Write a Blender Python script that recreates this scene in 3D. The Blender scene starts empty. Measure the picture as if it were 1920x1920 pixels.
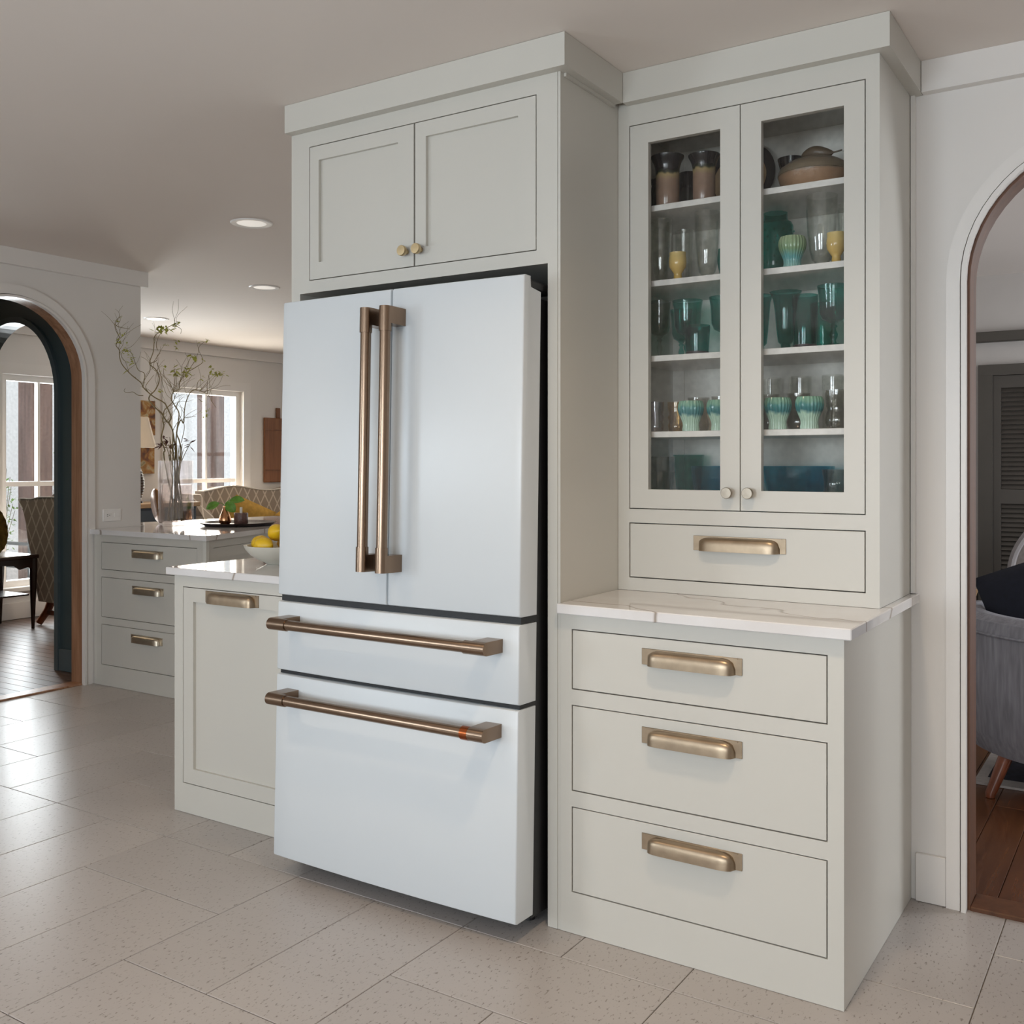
import bpy, bmesh, math, random
from mathutils import Vector, Matrix
R = math.radians
rnd = random.Random(7)
sc = bpy.context.scene
C = sc.collection

# ------------------------------------------------------------------ camera
cd = bpy.data.cameras.new('camera'); cam = bpy.data.objects.new('camera', cd); C.objects.link(cam)
cam.location = (0, 0, 1.30); cam.rotation_euler = (R(90), 0, R(32.9215))
cd.sensor_width = 36; cd.lens = 36 * 1896.96 / 1920; cd.shift_y = -(960 - 869.28) / 1920
cd.clip_start = .02; cd.clip_end = 200
sc.camera = cam
# ------------------------------------------------------------------ sky, exposure
w = bpy.data.worlds.new('world'); sc.world = w; w.use_nodes = True
bg = w.node_tree.nodes['Background']; bg.inputs[0].default_value = (.93, .97, 1, 1); bg.inputs[1].default_value = .8
vs = sc.view_settings; vs.view_transform = 'Standard'; vs.look = 'None'; vs.exposure = 0.88; vs.gamma = 1; vs.use_curve_mapping = False
try:
    sc.cycles.transparent_max_bounces = 40; sc.cycles.max_bounces = 10; sc.cycles.diffuse_bounces = 6; sc.cycles.glossy_bounces = 4
    sc.cycles.caustics_reflective = False; sc.cycles.caustics_refractive = False; sc.cycles.sample_clamp_indirect = 6
except Exception:
    pass
# ------------------------------------------------------------------ daylight entering by the windows
def area(name, loc, rot, sx, sy, power, col):
    l = bpy.data.lights.new(name, 'AREA'); l.shape = 'RECTANGLE'; l.size = sx; l.size_y = sy; l.energy = power; l.color = col
    o = bpy.data.objects.new(name, l); C.objects.link(o); o.location = loc; o.rotation_euler = rot
    return o
# kitchen window in the left wall behind the camera, kitchen window in the front wall, far-room windows, living-room window; two unseen windows added for fill
area('daylight_kitchen_left', (-5.50, -2.35, 1.40), (0, R(-90), 0), 1.25, 1.6, 72, (.80, .90, 1))
area('fill_kitchen_front_left', (-1.5, -3.75, 1.40), (R(90), 0, 0), 1.6, 1.25, 78, (.83, .915, 1))  # fill through an added front window, lights the drawer fronts
area('daylight_kitchen_front', (.85, -3.75, 1.40), (R(90), 0, 0), 1.6, 1.25, 46, (.86, .93, 1))
area('fill_breakfast_end', (-4.8, 9.33, 1.5), (R(-90), 0, 0), 2.4, 1.5, 9, (.95, .97, 1))  # fill through an added end window, lifts the ambient light
area('daylight_dining', (-8.3, 5.2, 1.15), (0, R(-90), 0), 1.6, .8, 34, (.92, .97, 1))
area('daylight_breakfast', (-8.3, 6.9, 1.3), (0, R(-90), 0), 1.3, .7, 30, (1, .93, .82))
area('daylight_living', (2.95, 5.6, 1.5), (0, R(90), 0), 1.6, 1.6, 60, (.9, .95, 1))

# ================================================================== materials
MT = {}
def nodes(name):
    m = bpy.data.materials.new(name); m.use_nodes = True
    nt = m.node_tree; b = nt.nodes['Principled BSDF']
    MT[name] = m
    return m, nt, b
def N(nt, t, **k):
    n = nt.nodes.new(t)
    for a, v in k.items():
        if a.startswith('i_'):
            key = a[2:]; key = int(key) if key.isdigit() else key.replace('_', ' ')
            n.inputs[key].default_value = v
        else: setattr(n, a, v)
    return n
def L(nt, a, b): nt.links.new(a, b)
def c4(c): return (c[0], c[1], c[2], 1)
def sr(r, g, b):
    f = lambda v: ((v / 255 + .055) / 1.055) ** 2.4 if v > 10 else v / 255 / 12.92
    return (f(r), f(g), f(b))
def ramp(nt, fac, stops):
    n = N(nt, 'ShaderNodeValToRGB'); cr = n.color_ramp
    while len(cr.elements) < len(stops): cr.elements.new(.5)
    for e, (p, c) in zip(cr.elements, stops): e.position = p; e.color = c4(c)
    L(nt, fac, n.inputs[0]); return n.outputs[0]
def coords(nt, kind='Object', scale=(1, 1, 1), rot=(0, 0, 0)):
    mp = N(nt, 'ShaderNodeMapping'); mp.inputs['Scale'].default_value = scale; mp.inputs['Rotation'].default_value = rot
    if kind == 'World':
        g = N(nt, 'ShaderNodeNewGeometry'); L(nt, g.outputs['Position'], mp.inputs[0])
    else:
        t = N(nt, 'ShaderNodeTexCoord'); L(nt, t.outputs[kind], mp.inputs[0])
    return mp.outputs[0]
def bumpn(nt, b, h, strength=.1, dist=.002):
    n = N(nt, 'ShaderNodeBump'); n.inputs['Strength'].default_value = strength; n.inputs['Distance'].default_value = dist
    L(nt, h, n.inputs['Height']); L(nt, n.outputs[0], b.inputs['Normal'])
def mat(name, col, rough=.5, metal=0, var=.04, scale=6, bump=0, bscale=60, spec=.5, stretch=(1, 1, 1), coat=0):
    m, nt, b = nodes(name)
    v = coords(nt, 'World', stretch)
    n = N(nt, 'ShaderNodeTexNoise', i_Scale=scale, i_Detail=3.0); L(nt, v, n.inputs['Vector'])
    L(nt, ramp(nt, n.outputs[0], [(.3, tuple(c * (1 - var) for c in col)), (.7, tuple(min(1, c * (1 + var)) for c in col))]), b.inputs['Base Color'])
    b.inputs['Roughness'].default_value = rough; b.inputs['Metallic'].default_value = metal
    b.inputs['Specular IOR Level'].default_value = spec; b.inputs['Coat Weight'].default_value = coat; b.inputs['Coat Roughness'].default_value = .1
    if bump:
        n2 = N(nt, 'ShaderNodeTexNoise', i_Scale=bscale, i_Detail=2.0); L(nt, v, n2.inputs['Vector'])
        bumpn(nt, b, n2.outputs[0], bump)
    return m
mat('cabinet_paint', (.58, .56, .51), .38, var=.012, scale=2)
mat('cabinet_inside', (.80, .77, .71), .5, var=.015, scale=2)
mat('wall_paint', (.76, .73, .70), .6, var=.012, scale=1.5)
mat('trim_paint', (.78, .75, .72), .35, var=.012, scale=2)
mat('ceiling_paint', (.80, .735, .685), .8, var=.012, scale=1)
mat('fridge_white', (.64, .675, .70), .34, var=.006, scale=2)
mat('black', (.008, .008, .009), .45)
mat('bronze', (.27, .19, .135), .26, 1, var=.04, scale=40, stretch=(1, 1, .1))
mat('copper_band', (.33, .09, .03), .25, 1)
mat('pull_brass', (.37, .285, .20), .37, 1, var=.12, scale=30)
mat('pull_brass_lit', (.66, .59, .48), .40, 1, var=.08, scale=30)  # brass of the peninsula pulls, brightened to imitate the reflections on them
mat('knob_brass', (.60, .47, .28), .34, 1, var=.06, scale=60)
mat('nickel_dull', (.36, .31, .25), .36, 1, var=.08, scale=80)
mat('teal_paint', (.05, .075, .08), .35, var=.03)
mat('teal_paint_lit', (.085, .115, .125), .3, var=.03)  # same teal paint, lightened to imitate light on casing and baseboard
mat('navy_paint', (.035, .045, .06), .4, var=.03)
mat('dark_wood', (.020, .007, .005), .25, var=.4, scale=14, stretch=(1, 1, .15))
mat('red_wood', (.20, .055, .02), .3, var=.35, scale=18, stretch=(1, 1, .15))
mat('grey_fabric', (.27, .27, .30), .9, var=.22, scale=55, stretch=(1, 1, .12), bump=.4, bscale=260)
mat('taupe_fabric', (.27, .24, .225), .9, var=.15, scale=40, bump=.3, bscale=260)
mat('navy_fabric', (.006, .008, .018), .85, var=.2, scale=50)
mat('mustard_fabric', (.42, .25, .05), .85, var=.15, scale=30, bump=.3, bscale=200)
mat('white_fabric', (.62, .60, .57), .85, var=.05)
mat('pale_piping', (.30, .28, .28), .85, var=.05)
mat('lamp_shade', (.62, .54, .44), .8, var=.04)
mat('rug_navy', (.02, .02, .035), .95, var=.5, scale=30)
mat('rug_cream', (.45, .42, .40), .95, var=.1, scale=50)
mat('tan_wood', (.34, .22, .12), .45, var=.15, scale=20, stretch=(1, .2, 1))
mat('louver_paint', (.075, .065, .055), .5, var=.05)
mat('taupe_paint', (.075, .066, .055), .5, var=.04)
mat('living_wall', (.52, .49, .465), .6, var=.02)
mat('siding_white', (.85, .86, .87), .7, var=.02)
mat('deck', (.52, .48, .46), .7, var=.06)
mat('post_wood', (.21, .14, .12), .8, var=.3, scale=7, stretch=(3, 3, .25))
mat('metal_grey', (.06, .075, .085), .5)
mat('leaf_green', (.13, .30, .035), .45, var=.3, scale=30)
mat('willow_leaf', (.42, .42, .08), .5, var=.3, scale=60)
mat('shrub_leaf', (.22, .40, .07), .5, var=.35, scale=30)
mat('willow_bark', (.22, .165, .07), .6, var=.3, scale=60)
mat('dried_flower', (.12, .045, .035), .7, var=.2)
mat('lemon', (.80, .50, .015), .4, var=.08, scale=25, bump=.25, bscale=220)
mat('bowl_ceramic', (.62, .60, .53), .25, var=.02)
mat('copper', (.60, .30, .15), .22, 1, var=.08, scale=30)
mat('tray_wood', (.025, .012, .010), .18, var=.3, scale=10)
mat('candle', (.78, .74, .66), .5)
mat('candle_holder', (.14, .075, .06), .35, var=.35, scale=90, bump=.6, bscale=120)
mat('plate_amber', (.30, .12, .03), .25, .5, var=.1)
mat('brass_old', (.16, .11, .03), .35, .9, var=.4, scale=25, bump=.6, bscale=60)
mat('plastic_white', (.85, .83, .81), .35, var=.01)
mat('slot_dark', (.03, .03, .03), .5)
mat('lamp_base', (.03, .02, .02), .4, var=.3)
mat('grout', (.21, .17, .13), .9, var=.15, scale=30)
def emis(name, col, s):
    m, nt, b = nodes(name); b.inputs['Base Color'].default_value = c4(col)
    b.inputs['Emission Color'].default_value = c4(col); b.inputs['Emission Strength'].default_value = s
emis('lamp_lens', (1, .88, .70), 2.5)
emis('lamp_lens_dim', (.9, .86, .8), .25)

def thin(name, col, gloss=1.0, rough=.02, ior=1.5, power=4.0):
    m = bpy.data.materials.new(name); m.use_nodes = True; MT[name] = m; nt = m.node_tree; nt.nodes.clear()
    o = N(nt, 'ShaderNodeOutputMaterial'); t = N(nt, 'ShaderNodeBsdfTransparent'); g = N(nt, 'ShaderNodeBsdfGlossy')
    v = coords(nt, 'World'); no = N(nt, 'ShaderNodeTexNoise', i_Scale=45.0); L(nt, v, no.inputs[0])
    L(nt, ramp(nt, no.outputs[0], [(.3, tuple(c * .94 for c in col)), (.7, col)]), t.inputs[0])
    g.inputs['Roughness'].default_value = rough; g.inputs[0].default_value = (gloss, gloss, gloss, 1)
    lw = N(nt, 'ShaderNodeLayerWeight'); pw = N(nt, 'ShaderNodeMath', operation='POWER'); L(nt, lw.outputs['Facing'], pw.inputs[0]); pw.inputs[1].default_value = power
    f0 = ((ior - 1) / (ior + 1)) ** 2; fr = N(nt, 'ShaderNodeMath', operation='MULTIPLY_ADD'); L(nt, pw.outputs[0], fr.inputs[0]); fr.inputs[1].default_value = .7; fr.inputs[2].default_value = f0
    mx = N(nt, 'ShaderNodeMixShader'); L(nt, fr.outputs[0], mx.inputs[0]); L(nt, t.outputs[0], mx.inputs[1]); L(nt, g.outputs[0], mx.inputs[2]); L(nt, mx.outputs[0], o.inputs[0])
thin('pane_glass', (.985, .99, .985), .9, .0, 1.35)
thin('window_glass', (.97, .98, .98), .8)
thin('clear_glass', (.97, .975, .96), 1, .0, 1.6, 2.8)
thin('smoke_glass', (.87, .86, .84), 1, .04, 1.5)
thin('amber_glass', (.93, .83, .66), 1, .04)
thin('pearl_glass', (.92, .91, .93), 1, .08, 1.9)
thin('teal_glass', (.44, .82, .77), .75, .0, 1.45)
thin('teal_dark_glass', (.34, .74, .70), .75, .0, 1.45)
thin('blue_glass', (.34, .78, .86), .9, .0, 1.5)

thin('vase_glass', (.965, .95, .955), 1, .0, 1.9, 2.2)
thin('water', (.95, .91, .89), .8, .0, 1.4, 3.0)
def glaze(name, stops, z0, z1, noise=.15, nscale=30, rough=.18, bump=0):
    """glazed pottery: colour bands by height in the object's own coordinates, edge broken by noise (drips)"""
    m, nt, b = nodes(name)
    t = N(nt, 'ShaderNodeTexCoord'); sp = N(nt, 'ShaderNodeSeparateXYZ'); L(nt, t.outputs['Object'], sp.inputs[0])
    mr = N(nt, 'ShaderNodeMapRange'); mr.inputs[1].default_value = z0; mr.inputs[2].default_value = z1; L(nt, sp.outputs[2], mr.inputs[0])
    no = N(nt, 'ShaderNodeTexNoise', i_Scale=nscale, i_Detail=2.0)
    mp = N(nt, 'ShaderNodeMapping'); mp.inputs['Scale'].default_value = (1, 1, .18); L(nt, t.outputs['Object'], mp.inputs[0]); L(nt, mp.outputs[0], no.inputs[0])
    ma = N(nt, 'ShaderNodeMath', operation='MULTIPLY_ADD'); L(nt, no.outputs[0], ma.inputs[0]); ma.inputs[1].default_value = noise * 2; ma.inputs[2].default_value = -noise
    ad = N(nt, 'ShaderNodeMath', operation='ADD'); L(nt, mr.outputs[0], ad.inputs[0]); L(nt, ma.outputs[0], ad.inputs[1])
    L(nt, ramp(nt, ad.outputs[0], stops), b.inputs['Base Color']); b.inputs['Roughness'].default_value = rough
    if bump:
        wv = N(nt, 'ShaderNodeTexNoise', i_Scale=90.0); L(nt, t.outputs['Object'], wv.inputs[0]); bumpn(nt, b, wv.outputs[0], bump)
BR = (.27, .175, .13); BK = (.014, .011, .012)
glaze('pot_glaze', [(.0, BR), (.52, (.29, .19, .135)), (.62, (.36, .27, .13)), (.66, (.03, .035, .02)), (.72, BK), (1, BK)], 0, .163, .10, 34)
glaze('black_glaze', [(.0, (.05, .045, .035)), (.45, (.03, .03, .025)), (.6, BK), (1, BK)], 0, .15, .1, 30)
glaze('tureen_glaze', [(.0, (.36, .21, .12)), (.42, (.33, .20, .12)), (.5, (.17, .13, .085)), (1, (.25, .19, .135))], 0, .10, .06, 40, .3, .5)
glaze('bird_glaze', [(.0, (.15, .105, .07)), (1, (.10, .07, .04))], 0, .05, .2, 50, .35, .5)
CE = (.36, .55, .43)
glaze('celadon_drip', [(.0, (.46, .62, .52)), (.45, (.42, .60, .48)), (.56, (.03, .17, .19)), (.74, (.06, .24, .23)), (.84, (.20, .40, .30)), (1, (.22, .40, .29))], 0, .094, .14, 60)
glaze('celadon_olive', [(.0, (.30, .52, .47)), (.35, (.10, .33, .34)), (.6, (.20, .32, .17)), (1, (.33, .42, .25))], 0, .091, .12, 70)
glaze('teal_cup_glaze', [(.0, (.25, .45, .38)), (.4, (.04, .20, .18)), (1, (.06, .22, .17))], 0, .11, .12, 60)
glaze('yellow_glaze', [(.0, (.62, .40, .09)), (.5, (.62, .42, .14)), (1, (.66, .50, .20))], 0, .083, .2, 40)
glaze('plate_glaze', [(.0, BK), (1, BK)], 0, 1)

def quartz():
    m, nt, b = nodes('quartz')
    v = coords(nt, 'World', (1, 1, 1), (0, 0, .35))
    wv = N(nt, 'ShaderNodeTexWave', i_Scale=1.3, i_Distortion=9.0, i_Detail=3.0); wv.inputs['Detail Scale'].default_value = 1.4; wv.bands_direction = 'Y'; L(nt, v, wv.inputs[0])
    n2 = N(nt, 'ShaderNodeTexNoise', i_Scale=5.0, i_Detail=4.0); L(nt, v, n2.inputs[0])
    a = ramp(nt, wv.outputs[1] if len(wv.outputs) > 1 else wv.outputs[0], [(.0, (.34, .29, .25)), (.005, (.64, .61, .60)), (.016, (.73, .715, .715)), (1, (.755, .745, .75))])
    c = ramp(nt, n2.outputs[0], [(.32, (.93, .91, .89)), (.6, (1, 1, 1))])
    mx = N(nt, 'ShaderNodeMix', data_type='RGBA', blend_type='MULTIPLY'); mx.inputs[0].default_value = 1
    L(nt, a, mx.inputs[6]); L(nt, c, mx.inputs[7]); L(nt, mx.outputs[2], b.inputs['Base Color'])
    b.inputs['Roughness'].default_value = .07
quartz()
def stone():
    m, nt, b = nodes('limestone')
    v = coords(nt, 'World'); oi = N(nt, 'ShaderNodeObjectInfo')
    vs_ = N(nt, 'ShaderNodeMapping'); vs_.inputs['Scale'].default_value = (1.0, .45, 1); L(nt, v, vs_.inputs[0])
    sp = N(nt, 'ShaderNodeTexNoise', i_Scale=130.0, i_Detail=4.0); sp.inputs['Roughness'].default_value = .62; L(nt, vs_.outputs[0], sp.inputs[0])
    cl = N(nt, 'ShaderNodeTexNoise', i_Scale=2.2, i_Detail=3.0); L(nt, v, cl.inputs[0])
    a = ramp(nt, cl.outputs[0], [(.2, (.415, .38, .36)), (.8, (.455, .42, .40))])
    d = ramp(nt, sp.outputs[0], [(.34, (.48, .44, .40)), (.41, (1, 1, 1))])
    mx = N(nt, 'ShaderNodeMix', data_type='RGBA', blend_type='MULTIPLY'); mx.inputs[0].default_value = 1; L(nt, a, mx.inputs[6]); L(nt, d, mx.inputs[7])
    mr = N(nt, 'ShaderNodeMapRange'); mr.inputs[3].default_value = .95; mr.inputs[4].default_value = 1.04; L(nt, oi.outputs['Random'], mr.inputs[0])
    hs = N(nt, 'ShaderNodeHueSaturation'); L(nt, mr.outputs[0], hs.inputs['Value']); L(nt, mx.outputs[2], hs.inputs['Color'])
    L(nt, hs.outputs[0], b.inputs['Base Color'])
    b.inputs['Roughness'].default_value = .29
    bumpn(nt, b, sp.outputs[0], .08, .002)
stone()
def wood(name, lo, hi, rough, scale=(1, 1, .08), ns=26, kind='World'):
    m, nt, b = nodes(name); v = coords(nt, kind, scale)
    oi = N(nt, 'ShaderNodeObjectInfo'); ad = N(nt, 'ShaderNodeVectorMath', operation='ADD'); L(nt, v, ad.inputs[0]); L(nt, oi.outputs['Random'], ad.inputs[1])
    n = N(nt, 'ShaderNodeTexNoise', i_Scale=ns, i_Detail=5.0); n.inputs['Roughness'].default_value = .65; L(nt, ad.outputs[0], n.inputs[0])
    col = ramp(nt, n.outputs[0], [(.28, lo), (.72, hi)])
    mr = N(nt, 'ShaderNodeMapRange'); mr.inputs[3].default_value = .82; mr.inputs[4].default_value = 1.15; L(nt, oi.outputs['Random'], mr.inputs[0])
    hs = N(nt, 'ShaderNodeHueSaturation'); L(nt, mr.outputs[0], hs.inputs['Value']); L(nt, col, hs.inputs['Color']); L(nt, hs.outputs[0], b.inputs['Base Color'])
    b.inputs['Roughness'].default_value = rough; bumpn(nt, b, n.outputs[0], .08, .002)
wood('oak_jamb', (.24, .105, .05), (.52, .29, .175), .32, (1, 1, .07), 30)
wood('walnut_jamb', (.075, .026, .008), (.15, .055, .02), .5, (1, 1, .07), 30)
wood('plank_dining', (.08, .045, .033), (.17, .10, .072), .34, (.07, 1, 1), 40)
wood('plank_living', (.085, .030, .012), (.17, .065, .026), .25, (1, .06, 1), 40)
wood('board_wood', (.16, .06, .022), (.29, .12, .05), .5, (1, 1, .06), 24)

def diamond(name, base, line, axis='YZ', k=8.5):
    m, nt, b = nodes(name); t = N(nt, 'ShaderNodeTexCoord'); sp = N(nt, 'ShaderNodeSeparateXYZ'); L(nt, t.outputs['Object'], sp.inputs[0])
    o = {'X': 0, 'Y': 1, 'Z': 2}
    def lin(sgn):
        a = N(nt, 'ShaderNodeMath', operation='MULTIPLY'); L(nt, sp.outputs[o[axis[0]]], a.inputs[0]); a.inputs[1].default_value = k
        c = N(nt, 'ShaderNodeMath', operation='MULTIPLY_ADD'); L(nt, sp.outputs[o[axis[1]]], c.inputs[0]); c.inputs[1].default_value = k * .6 * sgn; L(nt, a.outputs[0], c.inputs[2])
        p = N(nt, 'ShaderNodeMath', operation='PINGPONG'); L(nt, c.outputs[0], p.inputs[0]); p.inputs[1].default_value = .5
        return p.outputs[0]
    mn = N(nt, 'ShaderNodeMath', operation='MINIMUM'); L(nt, lin(1), mn.inputs[0]); L(nt, lin(-1), mn.inputs[1])
    L(nt, ramp(nt, mn.outputs[0], [(.055, line), (.085, base)]), b.inputs['Base Color']); b.inputs['Roughness'].default_value = .9
diamond('diamond_fabric', (.31, .265, .225), (.56, .50, .44))
def art(name, seed):
    m, nt, b = nodes(name); v = coords(nt, 'Object', (1, 1, 1))
    n = N(nt, 'ShaderNodeTexNoise', i_Scale=9.0, i_Detail=5.0, i_Distortion=1.2); n.noise_dimensions = '4D'; n.inputs['W'].default_value = seed; L(nt, v, n.inputs[0])
    L(nt, ramp(nt, n.outputs[0], [(.33, (.03, .015, .01)), (.43, (.22, .07, .01)), (.52, (.40, .20, .04)), (.60, (.48, .38, .22)), (.7, (.16, .16, .05))]), b.inputs['Base Color']); b.inputs['Roughness'].default_value = .5
art('art_gold', 1.3); art('art_rust', 4.1)

# ================================================================== mesh helpers
class MB:
    def __init__(s): s.v = []; s.f = []
    def add(s, vs_, fs):
        n = len(s.v); s.v += [tuple(p) for p in vs_]; s.f += [tuple(i + n for i in f) for f in fs]; return s
    def box(s, x0, x1, y0, y1, z0, z1, b=0):
        if b:
            bm = bmesh.new(); bmesh.ops.create_cube(bm, size=1)
            for v in bm.verts: v.co = Vector(((x0 + x1) / 2 + v.co.x * (x1 - x0), (y0 + y1) / 2 + v.co.y * (y1 - y0), (z0 + z1) / 2 + v.co.z * (z1 - z0)))
            bmesh.ops.bevel(bm, geom=bm.edges[:], offset=b, segments=1, affect='EDGES')
            bm.verts.ensure_lookup_table(); bm.verts.index_update()
            s.add([v.co[:] for v in bm.verts], [[v.index for v in f.verts] for f in bm.faces]); bm.free(); return s
        return s.add([(x0, y0, z0), (x1, y0, z0), (x1, y1, z0), (x0, y1, z0), (x0, y0, z1), (x1, y0, z1), (x1, y1, z1), (x0, y1, z1)],
                     [(0, 3, 2, 1), (4, 5, 6, 7), (0, 1, 5, 4), (1, 2, 6, 5), (2, 3, 7, 6), (3, 0, 4, 7)])
    def prism(s, poly, lo, hi, axis='z'):
        """polygon (a, b) extruded along axis: z -> (x,y), x -> (y,z), y -> (x,z)"""
        f = {'z': lambda a, b, h: (a, b, h), 'x': lambda a, b, h: (h, a, b), 'y': lambda a, b, h: (a, h, b)}[axis]
        n = len(poly); vs_ = [f(a, b, lo) for a, b in poly] + [f(a, b, hi) for a, b in poly]
        return s.add(vs_, [tuple(range(n))[::-1], tuple(range(n, 2 * n))] + [(i, (i + 1) % n, n + (i + 1) % n, n + i) for i in range(n)])
    def lathe(s, prof, n=28, c=(0, 0, 0), flute=0, fl_n=0, cap=True):
        k = len(prof); vs_ = []
        for i in range(n):
            a = 2 * math.pi * i / n
            q = 1 + (flute * math.cos(a * fl_n) if fl_n else 0)
            vs_ += [(c[0] + r * q * math.cos(a), c[1] + r * q * math.sin(a), c[2] + z) for r, z in prof]
        fs = [(i * k + j, ((i + 1) % n) * k + j, ((i + 1) % n) * k + j + 1, i * k + j + 1) for i in range(n) for j in range(k - 1)]
        if cap:
            if prof[0][0] > 1e-6: fs.append(tuple(i * k for i in range(n))[::-1])
            if prof[-1][0] > 1e-6: fs.append(tuple(i * k + k - 1 for i in range(n)))
        return s.add(vs_, fs)
    def tube(s, pts, r, n=8, cap=True):
        pts = [Vector(p) for p in pts]; m = len(pts); rr = r if isinstance(r, (list, tuple)) else [r] * m
        t0 = (pts[1] - pts[0]).normalized(); up = Vector((0, 0, 1)) if abs(t0.z) < .9 else Vector((1, 0, 0))
        nx = t0.cross(up).normalized(); vs_ = []
        for i, p in enumerate(pts):
            t = (pts[min(i + 1, m - 1)] - pts[max(i - 1, 0)]).normalized()
            nx = (nx - t * nx.dot(t)).normalized(); ny = t.cross(nx)
            vs_ += [p + (nx * math.cos(2 * math.pi * k / n) + ny * math.sin(2 * math.pi * k / n)) * rr[i] for k in range(n)]
        fs = [(i * n + k, i * n + (k + 1) % n, (i + 1) * n + (k + 1) % n, (i + 1) * n + k) for i in range(m - 1) for k in range(n)]
        if cap: fs += [tuple(range(n))[::-1], tuple((m - 1) * n + k for k in range(n))]
        return s.add(vs_, fs)
    def grid(s, fn, nu, nv, flip=False):
        vs_ = [fn(i / nu, j / nv) for i in range(nu + 1) for j in range(nv + 1)]
        fs = [(i * (nv + 1) + j, (i + 1) * (nv + 1) + j, (i + 1) * (nv + 1) + j + 1, i * (nv + 1) + j + 1) for i in range(nu) for j in range(nv)]
        return s.add(vs_, [f[::-1] for f in fs] if flip else fs)
    def xf(s, M): s.v = [tuple(M @ Vector(p)) for p in s.v]; return s

def wloc(o):
    p = Vector((0, 0, 0))
    while o is not None: p += o.location; o = o.parent
    return p
def mesh(name, mb, m, shift=(0, 0, 0), smooth=False):
    me = bpy.data.meshes.new(name); me.from_pydata([(x - shift[0], y - shift[1], z - shift[2]) for x, y, z in mb.v], [], mb.f)
    bm = bmesh.new(); bm.from_mesh(me); bmesh.ops.recalc_face_normals(bm, faces=bm.faces[:]); bm.to_mesh(me); bm.free()
    me.materials.append(MT[m])
    if smooth:
        me.polygons.foreach_set('use_smooth', [True] * len(me.polygons))
        try: me.set_sharp_from_angle(angle=R(42))
        except Exception: pass
    me.update(); return me
def obj(name, mb, m, parent=None, local=False, smooth=False, loc=None):
    """one mesh object; mb in world coordinates unless local; origin at loc (default: parent's place, or base centre)"""
    if local: sh = Vector((0, 0, 0))
    elif loc is not None: sh = Vector(loc)
    elif parent is not None: sh = wloc(parent)
    else:
        xs, ys, zs = zip(*mb.v); sh = Vector(((min(xs) + max(xs)) / 2, (min(ys) + max(ys)) / 2, min(zs)))
    o = bpy.data.objects.new(name, mesh(name, mb, m, sh, smooth)); C.objects.link(o)
    if parent is not None: o.parent = parent
    if not local: o.location = sh - (wloc(parent) if parent is not None else Vector((0, 0, 0)))
    return o
def tag(o, label, cat, group=None):
    o['label'] = label; o['category'] = cat
    if group: o['group'] = group
    return o
def thing(name, loc, label, cat, group=None, rz=0):
    o = bpy.data.objects.new(name, None); o.empty_display_size = .05; C.objects.link(o); o.location = loc; o.rotation_euler = (0, 0, rz)
    return tag(o, label, cat, group)
def struct(name, mb, m, smooth=False):
    o = obj(name, mb, m, smooth=smooth); o['kind'] = 'structure'; return o
def B(*a, **k): return MB().box(*a, **k)

# ================================================================== the setting
ZC = 2.487; YW = 3.192; XL = -5.35; XF = -8.08
g = struct('floor', B(-5.45, 3.3, -3.7, 9.3, -.06, -.004), 'grout')
# limestone tiles: in each column pair one cross tile then two lengthwise tiles, neighbouring pairs shifted by a course
PX, PY, X0, Y0 = .3185, .317, -2.297, 1.357
tile_cache = {}
def tile(x0, x1, y0, y1):
    x0 = max(x0, -5.347); x1 = min(x1, 2.0); y1 = min(y1, 3.20 if x0 > -2.40 else 5.6)
    j = .0013
    if x1 - x0 < .03 or y1 - y0 < .03: return
    key = (round(x1 - x0, 3), round(y1 - y0, 3))
    if key not in tile_cache:
        w_, d_ = (x1 - x0) / 2 - j, (y1 - y0) / 2 - j
        tile_cache[key] = mesh('tile', B(-w_, w_, -d_, d_, -.008, 0, b=.0012), 'limestone')
    o = bpy.data.objects.new('tile', tile_cache[key]); C.objects.link(o); o.parent = g
    o.location = Vector(((x0 + x1) / 2, (y0 + y1) / 2, -rnd.random() * .0003)) - g.location
for cp in range(-5, 7):
    xa = X0 + 2 * PX * cp
    ph = 0 if cp % 2 == 0 else 2
    for k in range(-3, 5):
        r0 = 3 * k + ph
        ya = Y0 + PY * r0
        if ya + 3 * PY < -.4 or ya > 4.6 or (xa > -2.4 and ya > 3.3): continue
        tile(xa, xa + 2 * PX, ya, ya + PY)
        tile(xa, xa + PX, ya + PY, ya + 3 * PY); tile(xa + PX, xa + 2 * PX, ya + PY, ya + 3 * PY)
# dining-room and living-room plank floors
fd = struct('floor', B(-8.2, -5.45, 1.0, 9.3, -.06, -.004), 'dark_wood')
i = 0; y = 2.2
while y < 5.9:
    x = -8.06; cut = -8.06 + .5 + rnd.random() * 1.6
    for xa, xb in ((x, cut), (cut, -5.452)):
        o = obj('plank', B(xa + .0008, xb - .0008, y + .0008, y + .0852, -.012, -.0002, b=.0012), 'plank_dining', fd)
    y += .086
fl_ = struct('floor', B(-2.3, 3.2, 3.30, 7.1, -.06, -.004), 'dark_wood')
x = -1.3
while x < 1.5:
    cut = 4.2 + rnd.random() * 2
    for ya, yb in ((3.302, cut), (cut, 6.99)):
        obj('plank', B(x + .001, x + .124, ya + .001, yb - .001, -.012, -.0002, b=.0012), 'plank_living', fl_)
    x += .125
struct('ceiling', B(-8.3, 3.4, -3.9, 9.4, ZC, ZC + .12), 'ceiling_paint')

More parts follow.
